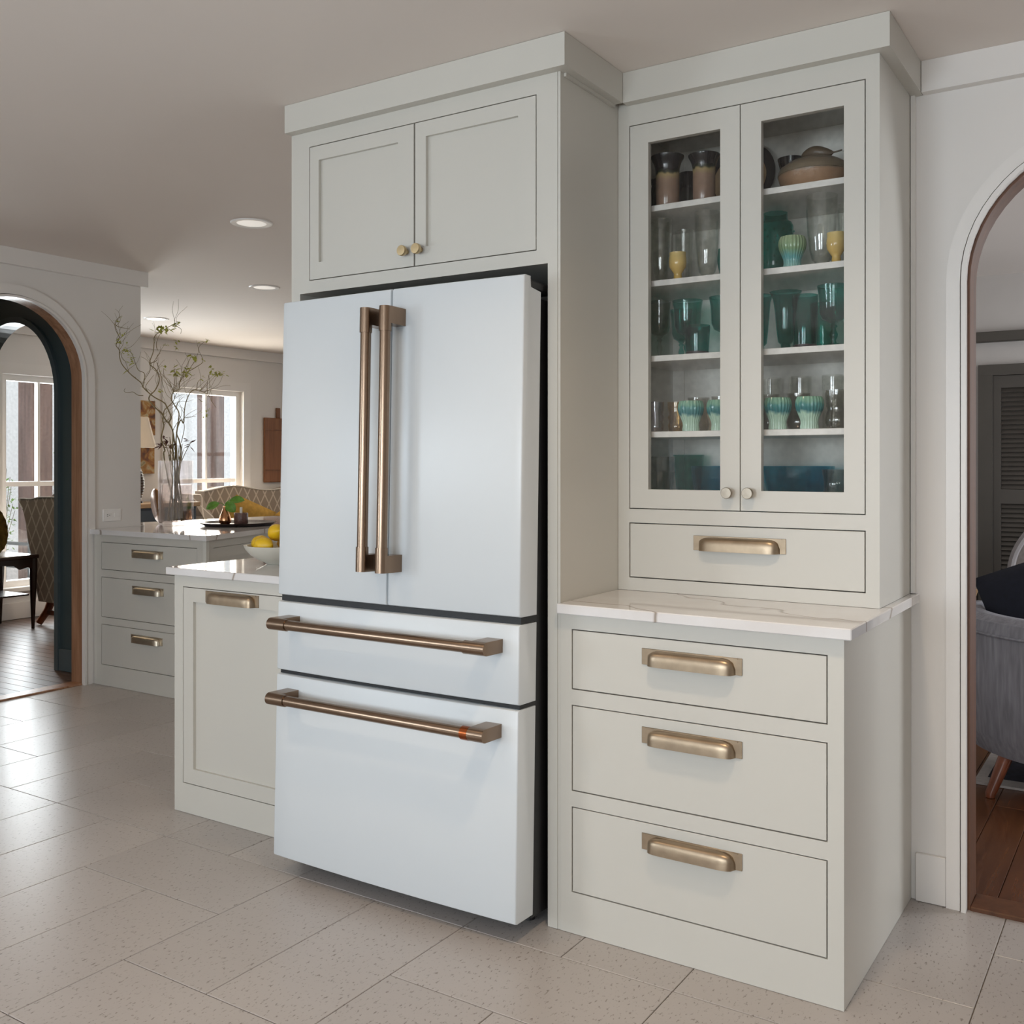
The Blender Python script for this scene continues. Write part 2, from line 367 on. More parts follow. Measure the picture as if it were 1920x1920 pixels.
def arch_pts(c, z0, r, z1=0.0, n=28):
    """outline of an arched opening, from left foot over the top to the right foot"""
    return [(c - r, z1)] + [(c - r * math.cos(math.pi * i / n), z0 + r * math.sin(math.pi * i / n)) for i in range(n + 1)] + [(c + r, z1)]
def arch_wall(name, axis, lo, hi, a0, a1, zt, c, z0, r, m):
    """wall slab (a0..a1 x 0..zt) with an arched opening, lo..hi thick"""
    mb = MB(); P = arch_pts(c, z0, r)
    mb.prism([(a0, 0), (c - r, 0), (c - r, z0), (c - r, zt), (a0, zt)], lo, hi, axis)
    mb.prism([(c + r, 0), (a1, 0), (a1, zt), (c + r, zt), (c + r, z0)], lo, hi, axis)
    top = P[1:-1]
    for p, q in zip(top, top[1:]): mb.prism([p, q, (q[0], zt), (p[0], zt)], lo, hi, axis)
    return struct(name, mb, m)
def arch_band(name, axis, lo, hi, c, z0, r0, r1, m, parent=None, n=28):
    """band between two arches (casing or lining)"""
    mb = MB(); A = arch_pts(c, z0, r0, n=n); Bq = arch_pts(c, z0, r1, n=n); k = len(A)
    f = {'x': lambda a, b, h: (h, a, b), 'y': lambda a, b, h: (a, h, b)}[axis]
    vs_ = [f(*p, h) for h in (lo, hi) for p in A] + [f(*p, h) for h in (lo, hi) for p in Bq]
    fs = []
    for i in range(k - 1):
        fs += [(i, i + 1, k + i + 1, k + i), (2 * k + i, 3 * k + i, 3 * k + i + 1, 2 * k + i + 1),
               (i, 2 * k + i, 2 * k + i + 1, i + 1), (k + i, k + i + 1, 3 * k + i + 1, 3 * k + i)]
    fs += [(0, k, 3 * k, 2 * k), (k - 1, 2 * k + k - 1, 3 * k + k - 1, 2 * k - 1)]
    mb.add(vs_, fs)
    if parent is None: return struct(name, mb, m, smooth=True)
    return obj(name, mb, m, parent, smooth=True)
# wall behind the cabinets, with the arch to the living room
AR = (-.115, 1.83)
arch_wall('wall_back', 'y', YW, YW + .10, -2.46, 3.2, ZC, AR[0], AR[1], .392, 'wall_paint')
t1 = arch_band('trim_1', 'y', YW - .018, YW - .0005, AR[0], AR[1], .3905, .428, 'trim_paint')
arch_band('bead', 'y', YW - .026, YW + .0035, AR[0], AR[1], .3735, .3865, 'trim_paint', t1)
arch_band('trim_2', 'y', YW + .004, YW + .112, AR[0], AR[1], .366, .3915, 'walnut_jamb')
struct('trim_3', B(AR[0] - .366, AR[0] + .366, YW + .0, YW + .115, -.003, .012, b=.003), 'walnut_jamb')
struct('baseboard_back', MB().box(-.628, AR[0] - .429, YW - .016, YW - .0005, .001, .143, b=.002).box(AR[0] + .429, 3.19, YW - .016, YW - .0005, .001, .143, b=.002), 'trim_paint')
struct('trim_4', B(-.608, 3.19, YW - .033, YW - .0005, 2.3946, ZC - .0005), 'trim_paint')
struct('trim_5', B(-.6405, -.629, YW - .02, YW - .0005, .915, 2.394), 'trim_paint')
# left wall with the arch to the hall
AL = (3.19, 1.79)
arch_wall('wall_left', 'x', XL - .096, XL, -.55, 4.02, ZC, AL[0], AL[1], .446, 'wall_paint')
t6 = arch_band('trim_6', 'x', XL + .0005, XL + .018, AL[0], AL[1], .4445, .50, 'trim_paint')
arch_band('bead', 'x', XL - .0035, XL + .026, AL[0], AL[1], .4275, .4405, 'trim_paint', t6)
arch_band('trim_7', 'x', XL - .105, XL - .004, AL[0], AL[1], .428, .4455, 'oak_jamb')
struct('trim_8', B(XL - .10, XL + .002, AL[0] - .428, AL[0] + .428, -.003, .010, b=.003), 'oak_jamb')
struct('trim_9', MB().box(XL + .0005, XL + .033, -.54, 4.052, 2.3946, ZC - .0005).box(XL - .096, XL, 4.0205, 4.052, 2.3946, ZC - .0005), 'trim_paint')
struct('baseboard_left', MB().box(XL + .0005, XL + .016, AL[0] + .501, 3.678, .001, .132, b=.002).box(XL + .0005, XL + .016, -.54, AL[0] - .501, .001, .132, b=.002), 'trim_paint')
# hall wall with the dark arch into the dining room
AT = (-6.37, 1.74)
arch_wall('wall_hall', 'y', 3.80, 3.92, XF, XL - .097, ZC, AT[0], AT[1], .49, 'teal_paint')
t10 = arch_band('trim_10', 'y', 3.782, 3.7995, AT[0], AT[1], .484, .522, 'teal_paint_lit')
struct('baseboard_hall', B(AT[0] + .523, XL - .11, 3.786, 3.7995, .001, .138, b=.002), 'teal_paint_lit')
struct('wall_hall_end', B(XF, XL - .097, 1.0, 1.1, 0, ZC), 'teal_paint')
# far outer wall with two sash windows
def holed(name, fn, a0, a1, holes, m):
    """slab with rectangular openings: fn(a, b, z0, z1) -> box"""
    mb = MB(); cur = a0
    for (h0, h1, z0, z1) in holes:
        fn(mb, cur, h0, 0, ZC); fn(mb, h0, h1, 0, z0); fn(mb, h0, h1, z1, ZC); cur = h1
    fn(mb, cur, a1, 0, ZC)
    return struct(name, mb, m)
WD = (4.72, 5.72, .27, 2.045); WB = (6.40, 7.315, .45, 2.045)
holed('wall_far', lambda mb, a, b, z0, z1: mb.box(XF - .14, XF, a, b, z0, z1), 1.0, 9.2, [WD, WB], 'wall_paint')
def sash_window(name, y0, y1, z0, z1, ymull):
    fr = MB()
    for a, b in ((y0, y0 + .06), (y1 - .06, y1)): fr.box(XF - .11, XF - .03, a, b, z0, z1)
    fr.box(XF - .11, XF - .03, y0 + .06, y1 - .06, z1 - .05, z1).box(XF - .11, XF - .03, y0 + .06, y1 - .06, z0, z0 + .05)
    o = struct(name, fr, 'trim_paint')
    m = MB().box(XF - .10, XF - .045, y0 + .06, y1 - .06, 1.108, 1.148).box(XF - .095, XF - .05, ymull - .012, ymull + .012, z0 + .05, z1 - .05)
    obj('sash_bar', m, 'trim_paint', o)
    for za, zb in ((z0 + .05, 1.108), (1.148, z1 - .05)): obj('pane', B(XF - .076, XF - .070, y0 + .06, y1 - .06, za, zb), 'window_glass', o)
    cs = MB()
    for a, b in ((y0 - .095, y0 - .001), (y1 + .001, y1 + .095)): cs.box(XF + .0005, XF + .02, a, b, z0 - .06, z1 + .095)
    cs.box(XF + .0005, XF + .02, y0 - .001, y1 + .001, z1 + .001, z1 + .095)
    obj('casing', cs, 'trim_paint', o); obj('sill', B(XF - .03, XF + .05, y0 - .11, y1 + .11, z0 - .04, z0 - .001, b=.004), 'trim_paint', o)
sash_window('window_1', WD[0], WD[1], WD[2], WD[3], 5.083)
sash_window('window_2', WB[0], WB[1], WB[2], WB[3], 6.885)
struct('baseboard_far', MB().box(XF + .0005, XF + .018, 3.93, 9.1, .001, .14, b=.002), 'trim_paint')
struct('trim_11', MB().box(XF + .0005, XF + .03, 3.93, 9.1, 2.385, ZC - .0005), 'trim_paint')
holed('wall_breakfast', lambda mb, a, b, z0, z1: mb.box(a, b, 9.2, 9.3, z0, z1), -8.2, -2.3, [(-6.05, -3.55, .75, 2.25)], 'wall_paint')  # opening of the end window added for fill light
struct('wall_partition', B(-2.455, -2.32, 3.293, 9.2, 0, ZC), 'wall_paint')
# unseen sides of the kitchen, with the windows that light it, one of them added for fill
holed('wall_left', lambda mb, a, b, z0, z1: mb.box(XL - .096, XL, a, b, z0, z1), -3.7, -.55, [(-3.15, -1.55, .75, 2.05)], 'wall_paint')
holed('wall_front', lambda mb, a, b, z0, z1: mb.box(a, b, -3.7, -3.6, z0, z1), -5.45, 3.3, [(-2.3, -.7, .75, 2.05), (0.05, 1.65, .75, 2.05)], 'wall_paint')
struct('wall_right', B(3.2, 3.3, -3.6, 3.3, 0, ZC), 'wall_paint')
for nm, ax, pos, a0, a1, zt in (('window_3', 'x', XL - .08, -3.15, -1.55, 2.05), ('window_4', 'y', -3.68, 0.05, 1.65, 2.05), ('added_window_6', 'y', -3.68, -2.3, -.7, 2.05), ('added_window_5', 'y', 9.22, -6.05, -3.55, 2.25)):  # last two are unseen windows added for their light
    z0 = .75; mb = MB(); gl = MB(); k_ = 4 if a1 - a0 < 1.8 else 6
    def bb(mb, p, q, za, zb, t=.05):
        if ax == 'x': mb.box(pos, pos + t, p, q, za, zb)
        else: mb.box(p, q, pos, pos + t, za, zb)
    for k in range(k_):
        p = a0 + (a1 - a0 - .05) * k / (k_ - 1); bb(mb, p, p + .05, z0, zt)
    for z in (z0, 1.40, zt - .05): bb(mb, a0 + .002, a1 - .002, z, z + .05, .047)
    o = struct(nm, mb, 'trim_paint'); bb(gl, a0 + .01, a1 - .01, z0 + .01, zt - .01, .004); obj('pane', gl, 'window_glass', o)
# living room shell
struct('wall_living', MB().box(-2.3, 3.2, 7.0, 7.1, 0, ZC), 'living_wall')
holed('wall_living_right', lambda mb, a, b, z0, z1: mb.box(2.85, 2.95, a, b, z0, z1), 3.30, 7.0, [(4.7, 6.5, .7, 2.2)], 'living_wall')
struct('trim_12', B(-2.3, 2.8, 6.94, 6.9995, 2.063, 2.127, b=.004), 'taupe_paint')
struct('trim_13', MB().box(-1.0, -.917, 6.95, 6.9995, .001, 1.852).box(-1.0, .12, 6.95, 6.9995, 1.8525, 1.92), 'taupe_paint')
struct('baseboard_living', B(-2.3, -1.003, 6.955, 6.9995, .001, .485, b=.004), 'taupe_paint')
dr = struct('door_1', MB().box(-.915, -.872, 6.965, 6.997, .012, 1.85).box(-.045, -.002, 6.965, 6.997, .012, 1.85)
            .box(-.872, -.045, 6.965, 6.997, 1.773, 1.85).box(-.872, -.045, 6.965, 6.997, 1.05, 1.14).box(-.872, -.045, 6.965, 6.997, .012, .2), 'louver_paint')
sl = mesh('slat', MB().prism([(-.012, -.011), (-.007, -.014), (.010, .010), (.006, .014)], -.4125, .4125, 'x'), 'louver_paint')
for za, zb in ((.2, 1.05), (1.14, 1.773)):
    k = int((zb - za) / .0285)
    for j in range(k):
        o = bpy.data.objects.new('slat', sl); C.objects.link(o); o.parent = dr
        o.location = Vector((-.4585, 6.983, za + (j + .5) * (zb - za) / k)) - dr.location

# ================================================================== kitchen cabinets
def cup_pull_mesh(Lh=.138, H=.0215):
    mb = B(-Lh, Lh, -.003, 0, -H, H, b=.0006)
    l, D, zt, zb = Lh - .017, .026, .0185, -.0215
    def fn(u, v):
        x = -1 + 2 * u; e = (1 - abs(x) ** 9) ** .5 if abs(x) < 1 else 0
        a = v * math.pi / 2; sa, ca = math.sin(a) ** .55, math.cos(a) ** .55 if v < 1 else 0
        return (l * x, -.003 - D * sa * e, zb + (zt - zb) * ca * (.35 + .65 * e))
    mb.grid(fn, 36, 10)
    # lip around the hood and its underside
    mb.grid(lambda u, v: (lambda p: (p[0], -.003 + (p[1] + .003) * (1 - v), zb))(fn(u, 1)), 36, 1)
    mb.box(-l - .006, l + .006, -.0055, -.003, zt, zt + .0025)
    return mb
PULL_LIT = mesh('cup_pull', cup_pull_mesh(), 'pull_brass_lit', smooth=True)  # brightened copy of the brass pull
PULL = mesh('cup_pull', cup_pull_mesh(), 'pull_brass', smooth=True)
def put(name, me, parent, wpos):
    o = bpy.data.objects.new(name, me); C.objects.link(o); o.parent = parent; o.location = Vector(wpos) - wloc(parent); return o
KNOB_B = mesh('knob', MB().lathe([(.008, 0), (.006, .010), (.0065, .016), (.0155, .018), (.0162, .021), (.0162, .029), (.015, .0305), (0, .0308)], 24).xf(Matrix.Rotation(R(90), 4, 'X')), 'knob_brass', smooth=True)
KNOB_N = mesh('knob', MB().lathe([(.008, 0), (.006, .010), (.0065, .016), (.0155, .018), (.0162, .021), (.0162, .029), (.015, .0305), (0, .0308)], 24).xf(Matrix.Rotation(R(90), 4, 'X')), 'nickel_dull', smooth=True)
G = .0030
def slab_front(root, y, x0, x1, z0, z1, pull=None):
    o = obj('drawer_front', B(x0 + G, x1 - G, y, y + .02, z0 + G, z1 - G, b=.001), 'cabinet_paint', root)
    if pull: put('cup_pull', PULL_LIT if root.name.startswith('peninsula') else PULL, o, (pull[0], y, pull[1]))
    return o
def shaker(root, y, x0, x1, z0, z1, sw, rb, rt, swr=None, name='door'):
    swr = swr or sw
    mb = MB(); a, b, c, d = x0 + G, x1 - G, z0 + G, z1 - G
    mb.box(a, x0 + sw, y, y + .021, c, d).box(x1 - swr, b, y, y + .021, c, d)
    mb.box(x0 + sw, x1 - swr, y, y + .021, c, z0 + rb).box(x0 + sw, x1 - swr, y, y + .021, z1 - rt, d)
    o = obj(name, mb, 'cabinet_paint', root)
    obj('panel', B(x0 + sw - .004, x1 - swr + .004, y + .012, y + .018, z0 + rb - .004, z1 - rt + .004), 'cabinet_paint', o)
    return o
def face(root, y, x0, x1, z0, z1, openings, name='face_frame'):
    """face frame with openings (x0,x1,z0,z1), stacked vertically and one column wide"""
    mb = MB(); ops = sorted(openings, key=lambda o: o[2]); ox0 = min(o[0] for o in ops); ox1 = max(o[1] for o in ops)
    mb.box(x0, ox0, y, y + .02, z0, z1).box(ox1, x1, y, y + .02, z0, z1); cur = z0
    for o in ops: mb.box(ox0, ox1, y, y + .02, cur, o[2]); cur = o[3]
    mb.box(ox0, ox1, y, y + .02, cur, z1)
    return obj(name, mb, 'cabinet_paint', root)

YF = 2.44; XT = -1.42; XE = -.6425
# --- base cabinet with three drawers
bc = thing('base_cabinet', (-1.03, 2.8, 0), 'grey-green three-drawer base cabinet beside the white refrigerator', 'cabinet')
ops = [(-1.383, -.681, .6755, .8424), (-1.383, -.681, .3947, .633), (-1.383, -.681, .1146, .3516)]
face(bc, YF, XT + .001, XE, .001, .8845, ops)
obj('body', MB().box(XE - .02, XE, YF + .02, YW - .002, .001, .8845).box(XT + .001, XT + .02, YF + .02, YW - .002, .001, .8845).box(XT + .02, XE - .02, YF + .06, YW - .002, .001, .88), 'cabinet_paint', bc)
for o_, zc in zip(ops, (.790, .582, .301)): slab_front(bc, YF, *o_, pull=(-1.0305, zc))
ct = obj('countertop', B(-1.4185, -.619, 2.416, YW - .001, .885, .9128, b=.0025), 'quartz')
tag(ct, 'white veined quartz countertop under the glass-door hutch', 'countertop')
# --- hutch with glass doors
YU = 2.794
hu = thing('hutch', (-1.03, 2.99, .9135), 'grey-green hutch with two glass doors full of glassware', 'cabinet')
dops = (-1.3815, -.6785, 1.1618, 2.3328); wops = (-1.3815, -.6785, .952, 1.1202)
face(hu, YU, XT + .001, XE, .9135, 2.3946, [dops, wops])
sh = MB().box(XE - .02, XE, YU + .02, YW - .002, .9135, ZC - .001).box(XT + .001, XT + .02, YU + .02, YW - .002, .9135, ZC - .001)
sh.box(XT + .02, XE - .02, YU + .02, YW - .002, 1.135, 1.158).box(XT + .02, XE - .02, YU + .02, YW - .002, 2.345, 2.36).box(XT + .02, XE - .02, YU + .06, YW - .03, .9135, 1.12)
obj('body', sh, 'cabinet_paint', hu)
bk = obj('back_panel', B(XT + .02, XE - .02, YW - .022, YW - .008, 1.158, 2.345), 'cabinet_inside', hu)
bt = MB().box(XT + .02, XT + .06, YW - .030, YW - .022, 1.158, 2.345).box(XE - .06, XE - .02, YW - .030, YW - .022, 1.158, 2.345).box(XT + .06, XE - .06, YW - .026, YW - .022, 2.262, 2.345).box(XT + .06, XE - .06, YW - .026, YW - .022, 1.158, 1.27)
obj('batten', bt, 'cabinet_inside', bk)
for z in (2.09, 1.86, 1.63, 1.398): obj('shelf', B(XT + .021, XE - .021, 2.835, YW - .031, z - .018, z, b=.001), 'trim_paint', hu)
for (a, b, g0, g1, kx) in ((-1.3815, -1.0285, -1.318, -1.089, -1.0605), (-1.0285, -.6785, -.967, -.736, -.9985)):
    z0, z1 = dops[2] + G, dops[3] - G; mb = MB(); a_, b_ = a + G, b - (G if b > -.7 else G * .5)
    if a > -1.1: a_ = a + G * .5
    mb.box(a_, g0, YU, YU + .021, z0, z1).box(g1, b_, YU, YU + .021, z0, z1).box(g0, g1, YU, YU + .021, z0, 1.222).box(g0, g1, YU, YU + .021, 2.272, z1)
    d = obj('glass_door', mb, 'cabinet_paint', hu)
    obj('pane', B(g0 - .005, g1 + .005, YU + .012, YU + .016, 1.217, 2.277), 'pane_glass', d)
    put('knob', KNOB_N, d, (kx, YU, 1.2155))
slab_front(hu, YU, *wops, pull=(-1.033, 1.0672))
obj('crown', MB().box(-1.3865, XE + .033, YU - .033, YU + .02, 2.3948, ZC - .001).box(XE, XE + .033, YU + .02, YW - .001, 2.3948, ZC - .001).box(XT + .001, -1.3865, YU + .0, YU + .02, 2.3948, ZC - .001), 'cabinet_paint', hu)
# --- tall surround of the refrigerator
tw = thing('refrigerator_surround', (-1.94, 2.8, 0), 'tall grey-green cabinet surround with two small doors above the refrigerator', 'cabinet')
FX0, FX1, FZ = -2.419, -1.460, 1.863
obj('side_panel', B(FX1, XT, YF + .02, YW - .002, .001, ZC - .001), 'cabinet_paint', tw)
obj('side_panel', B(-2.458, FX0, YF + .02, YW - .002, .001, ZC - .001), 'cabinet_paint', tw)
top = (-2.377, -1.497, 1.903, 2.345)
mb = MB().box(FX1, -1.4285, YF, YF + .02, .001, FZ).box(-1.4278, XT, YF + .0015, YF + .02, .001, ZC - .001).box(-2.458, FX0, YF, YF + .02, .001, FZ)
mb.box(-2.458, top[0], YF, YF + .02, FZ, 2.3946).box(top[1], -1.4285, YF, YF + .02, FZ, 2.3946).box(top[0], top[1], YF, YF + .02, FZ, top[2]).box(top[0], top[1], YF, YF + .02, top[3], 2.3946)
obj('face_frame', mb, 'cabinet_paint', tw)
obj('body', MB().box(FX0, FX1, YF + .06, YW - .002, FZ + .015, 2.40).box(FX0, FX1, YF + .02, YW - .002, FZ, FZ + .014), 'cabinet_paint', tw)
d1 = shaker(tw, YF, top[0], -1.936, top[2], top[3], .042, .058, .049, .065)
d2 = shaker(tw, YF, -1.936, top[1], top[2], top[3], .044, .058, .049, .062)
put('knob', KNOB_B, d1, (-1.966, YF, 1.952)); put('knob', KNOB_B, d2, (-1.911, YF, 1.952))
obj('crown', MB().box(-2.457, -1.387, YF - .033, YF + .02, 2.3948, ZC - .001).box(XT + .0005, -1.387, YF + .02, YU - .0335, 2.3948, ZC - .001).box(XT + .0005, XT + .008, YF + .02, YU - .034, 2.385, 2.3946), 'cabinet_paint', tw)

# --- refrigerator, leaning back a little on its levelling feet
fr = thing('refrigerator', (-1.9235, 2.281, 0), 'white four-door refrigerator with bronze bar handles', 'refrigerator')
fr.rotation_euler = (R(-1.45), 0, 0)
WH = .4565
bow = lambda x: -.010 * (1 - (x / WH) ** 2)
def fpanel(name, x0, x1, z0, z1, notch=False, rad=.006):
    T = .088
    prof = [(T, z0), (T, z1 - (.036 if notch else 0))]
    if notch: prof += [(.036, z1 - .030), (.033, z1 - .006)]
    prof += [(.033 if notch else T * .5, z1), (rad, z1), (rad * .3, z1 - rad * .3), (0, z1 - rad), (0, z0 + rad), (rad * .3, z0 + rad * .3), (rad, z0)]
    xs = [x0, x0 + .0012, x0 + .004] + [x0 + (x1 - x0) * i / 12 for i in range(1, 12)] + [x1 - .004, x1 - .0012, x1]
    mb = MB(); k = len(prof); vs_ = []
    for i, x in enumerate(xs):
        e = .004 if i in (0, len(xs) - 1) else .0012 if i in (1, len(xs) - 2) else 0
        for (y_, z_) in prof:
            f = max(0, 1 - y_ / .03)
            vs_.append((x, y_ + bow(x) * (1 if y_ < .05 else .2) + (e if y_ < .02 else 0), z_))
    fs = [(i * k + j, i * k + (j + 1) % k, (i + 1) * k + (j + 1) % k, (i + 1) * k + j) for i in range(len(xs) - 1) for j in range(k)]
    fs += [tuple(range(k)), tuple((len(xs) - 1) * k + j for j in range(k))[::-1]]
    mb.add(vs_, fs); return obj(name, mb, 'fridge_white', fr, local=True, smooth=True)
dl = fpanel('door', -WH, -.003, .884, 1.817, True); drr = fpanel('door', .003, WH, .884, 1.817, True)
w1 = fpanel('drawer', -WH, WH, .647, .863); w2 = fpanel('freezer_drawer', -WH, WH, .060, .633)
obj('case', MB().box(-WH + .008, WH - .008, .094, .74, .045, 1.765).box(-WH + .02, WH - .02, .086, .096, .05, 1.76), 'black', fr, local=True)
obj('gasket', MB().box(-WH + .004, WH - .004, .014, .095, .8645, .8825), 'black', fr, local=True)
obj('gasket', MB().box(-WH + .004, WH - .004, .014, .095, .6345, .6455), 'black', fr, local=True)
obj('gasket', MB().box(-.0022, .0022, .03, .095, .886, 1.77), 'black', fr, local=True)
obj('hinge_cover', B(WH - .14, WH - .004, .04, .16, 1.782, 1.812, b=.006), 'black', fr, local=True)
obj('hinge_cover', B(-WH + .004, -WH + .14, .04, .16, 1.782, 1.812, b=.006), 'black', fr, local=True)
for sx in (-1, 1):
    obj('foot', MB().lathe([(.018, .0), (.018, .012), (.008, .014), (.008, .05)], 14, (sx * .4, .16, .012)), 'black', fr, local=True)
    obj('foot', MB().lathe([(.018, .0), (.018, .012), (.008, .014), (.008, .05)], 14, (sx * .4, .66, .022)), 'black', fr, local=True)
def stadium(r, d, n=10):   # bracket section: round nose in front, flat sides running back to the door
    return [(r * math.sin(a), -r * math.cos(a)) for a in [math.pi * (-.5 + i / n) for i in range(n + 1)]] + [(r, d), (-r, d)]
def bar_handle(par, p0, p1, axis, off, band=False):
    """p0,p1: along-axis ends; off: other coordinate; bar stands .076 in front of the door"""
    yb = -.080; r = .0185
    mb = MB()
    for a, s_ in ((p0, 1), (p1, -1)):
        sec = [(q, yb + t) for q, t in stadium(r, .078)]
        lo, hi = (a, a + .050) if s_ > 0 else (a - .050, a)
        if axis == 'z':
            mb.prism([(off + q, y_) for q, y_ in sec], lo, hi, 'z')
        else:
            mb.prism([(y_, off + q) for q, y_ in sec], lo, hi, 'x')
        lo, hi = (a + .050, a + .072) if s_ > 0 else (a - .072, a - .050)
        cyl = [(lo if axis == 'x' else off, yb, off if axis == 'x' else lo), (hi if axis == 'x' else off, yb, off if axis == 'x' else hi)]
        mb.tube(cyl, r, 20)
    ends = [p0 + .05, p1 - .05]
    mb.tube([(e if axis == 'x' else off, yb, off if axis == 'x' else e) for e in ends], .0158, 20)
    h = obj('bar_handle', mb, 'bronze', par, local=True, smooth=True)
    if band: obj('copper_band', MB().tube([(p1 - .0745, yb, off), (p1 - .0505, yb, off)], .0189, 20), 'copper_band', h, local=True, smooth=True)
bar_handle(dl, .985, 1.752, 'z', -.0365); bar_handle(drr, .985, 1.752, 'z', .0365)
bar_handle(w1, -.405, .405, 'x', .804); bar_handle(w2, -.405, .405, 'x', .574, True)

# --- pull-out cabinet left of the refrigerator
tb = thing('base_cabinet', (-2.8, 3.4, 0), 'grey-green base cabinet with one tall pull-out panel left of the refrigerator', 'cabinet')
YP = 2.502
face(tb, YP, -3.13, -2.4595, .001, .8845, [(-3.083, -2.54, .110, .842)])
obj('body', MB().box(-3.13, -3.11, YP + .02, 4.38, .001, .8845).box(-3.11, -2.4595, YP + .06, 4.38, .001, .88), 'cabinet_paint', tb)
dd = shaker(tb, YP, -3.083, -2.54, .110, .842, .057, .058, .054)
put('cup_pull', PULL, dd, (-2.8175, YP, .8135))
ct = obj('countertop', B(-3.152, -2.4595, 2.478, 4.41, .885, .9128, b=.0025), 'quartz'); tag(ct, 'short quartz countertop with lemon bowl beside the refrigerator', 'countertop')
# --- peninsula with three drawers
pn = thing('peninsula_cabinet', (-4.9, 4.3, 0), 'grey-green peninsula cabinet with three drawers below the twig vase', 'cabinet')
YN = 3.68
nops = [(-5.257, -4.417, .679, .841), (-5.257, -4.417, .400, .636), (-5.257, -4.417, .121, .359)]
face(pn, YN, -5.325, -4.345, .001, .8845, nops)
obj('body', MB().prism([(-5.325, YN + .05), (-4.40, YN + .05), (-4.345, YN + .02), (-4.345, YN), (-4.86, 5.3), (-5.42, 5.3), (-5.42, 4.08), (-5.325, 4.08)][0:1] + [(-4.40, YN + .05), (-4.91, 5.3), (-5.42, 5.3), (-5.42, 4.08), (-5.325, 4.08)], .001, .8845, 'z'), 'cabinet_paint', pn)
for o_, zc, xc in zip(nops, (.7865, .5795, .3025), (-4.838, -4.833, -4.843)): slab_front(pn, YN, *o_, pull=(xc, zc))
ang = math.atan2(1.62, -.515)
M_ = Matrix.Translation((-4.345, YN, 0)) @ Matrix.Rotation(ang, 4, 'Z')
sp = MB().box(.0, .07, -.02, .0, .001, .8845).box(.07, 1.6, -.02, 0, .84, .8845).box(.07, 1.6, -.02, 0, .001, .11).box(.07, .12, -.019, -.001, .11, .838).box(.12, 1.6, -.019, -.001, .78, .838).box(.12, 1.6, -.014, -.006, .11, .78)
sp.xf(M_ @ Matrix.Scale(-1, 4, (0, 1, 0)) @ Matrix.Translation((0, .0, 0)))
sp.v = [(x, y + 0, z) for x, y, z in sp.v]
obj('side_panel', sp, 'cabinet_paint', pn)
ct = obj('countertop', MB().prism([(-5.347, 3.655), (-4.315, 3.655), (-4.50, 4.24), (-4.85, 5.34), (-5.55, 5.34), (-5.68, 4.30), (-5.70, 4.056), (-5.347, 4.056)], .885, .9128, 'z'), 'quartz')
tag(ct, 'quartz peninsula countertop carrying the glass vase and tray', 'countertop')
# outlet on the left wall
ou = thing('wall_outlet', (XL, 3.813, .99), 'white wall outlet with switch above the peninsula counter', 'outlet')
obj('plate', B(XL + .001, XL + .007, 3.751, 3.876, .953, 1.026, b=.002), 'plastic_white', ou)
obj('switch', B(XL + .007, XL + .010, 3.826, 3.862, .978, 1.001, b=.001), 'plastic_white', ou)
rc = obj('receptacle', B(XL + .007, XL + .009, 3.768, 3.806, .974, 1.005, b=.001), 'plastic_white', ou)
obj('slots', MB().box(XL + .009, XL + .0095, 3.777, 3.784, .983, .986).box(XL + .009, XL + .0095, 3.777, 3.784, .993, .996).box(XL + .009, XL + .0095, 3.792, 3.797, .987, .992), 'slot_dark', rc)

# ================================================================== glassware and pottery in the hutch
def ves(prof, t=.0022):
    """closed wall: outside profile up, inside profile down"""
    inn = [(max(r - t, .0005), z + (t if i == 0 else 0)) for i, (r, z) in enumerate(prof) if r > t]
    return [(0, prof[0][1])] + prof + inn[::-1] + [(0, inn[0][1] + t)]
def item(name, prof, m, x, y, z, label, cat, group=None, n=28, solid=False, flute=0, fl_n=0, t=.0022, extra=None):
    o = obj(name, MB().lathe(prof if solid else ves(prof, t), n, (x, y, z), flute, fl_n), m, loc=(x, y, z), smooth=True)
    return tag(o, label, cat, group)
E = .0006
def goblet(x, y, z, r, h, label, m='teal_glass', group='teal goblets'):
    p = [(r * .72, 0), (r * .70, h * .02), (r * .18, h * .06), (r * .14, h * .10), (r * .24, h * .16), (r * .26, h * .20), (r * .15, h * .27), (r * .15, h * .30), (r * .24, h * .33), (r * .15, h * .36), (r * .3, h * .395)]
    bowl = [(r * .30, h * .40), (r * .68, h * .45), (r * .84, h * .55), (r * .87, h * .72), (r * .90, h * .84), (r * 1.0, h)]
    root = thing('goblet', (x, y, z), label, 'goblet', group)
    obj('stem', MB().lathe([(0, 0)] + p + [(0, h * .398)], 24, (x, y, z)), m, root, smooth=True)
    obj('bowl', MB().lathe(ves(bowl), 30, (x, y, z), .012, 12), m, root, smooth=True)
def pot(x, y, z, r, h, label, grp):
    k = r / .051; q = h / .163
    p = [(.034, 0), (.0362, .004), (.0365, .05), (.0365, .100), (.0368, .112), (.038, .125), (.0425, .142), (.051, .158), (.0515, .163)]
    item('pottery_jar', [(a * k, b * q) for a, b in p], 'pot_glaze', x, y, z, label, 'jar', grp, t=.004)
z = 2.09 + E
pot(-1.300, 2.895, z, .051, .160, 'brown stoneware jar with flared black rim, left on the top shelf', 'stoneware jars')
pot(-1.182, 2.90, z, .0475, .147, 'brown stoneware jar with flared black rim beside the upright black plate', 'stoneware jars')
item('pottery_cup', [(.025, 0), (.027, .01), (.0275, .10), (.0275, .137)], 'black_glaze', -1.285, 3.02, z, 'small black glazed cup standing behind the two stoneware jars', 'cup', t=.003)
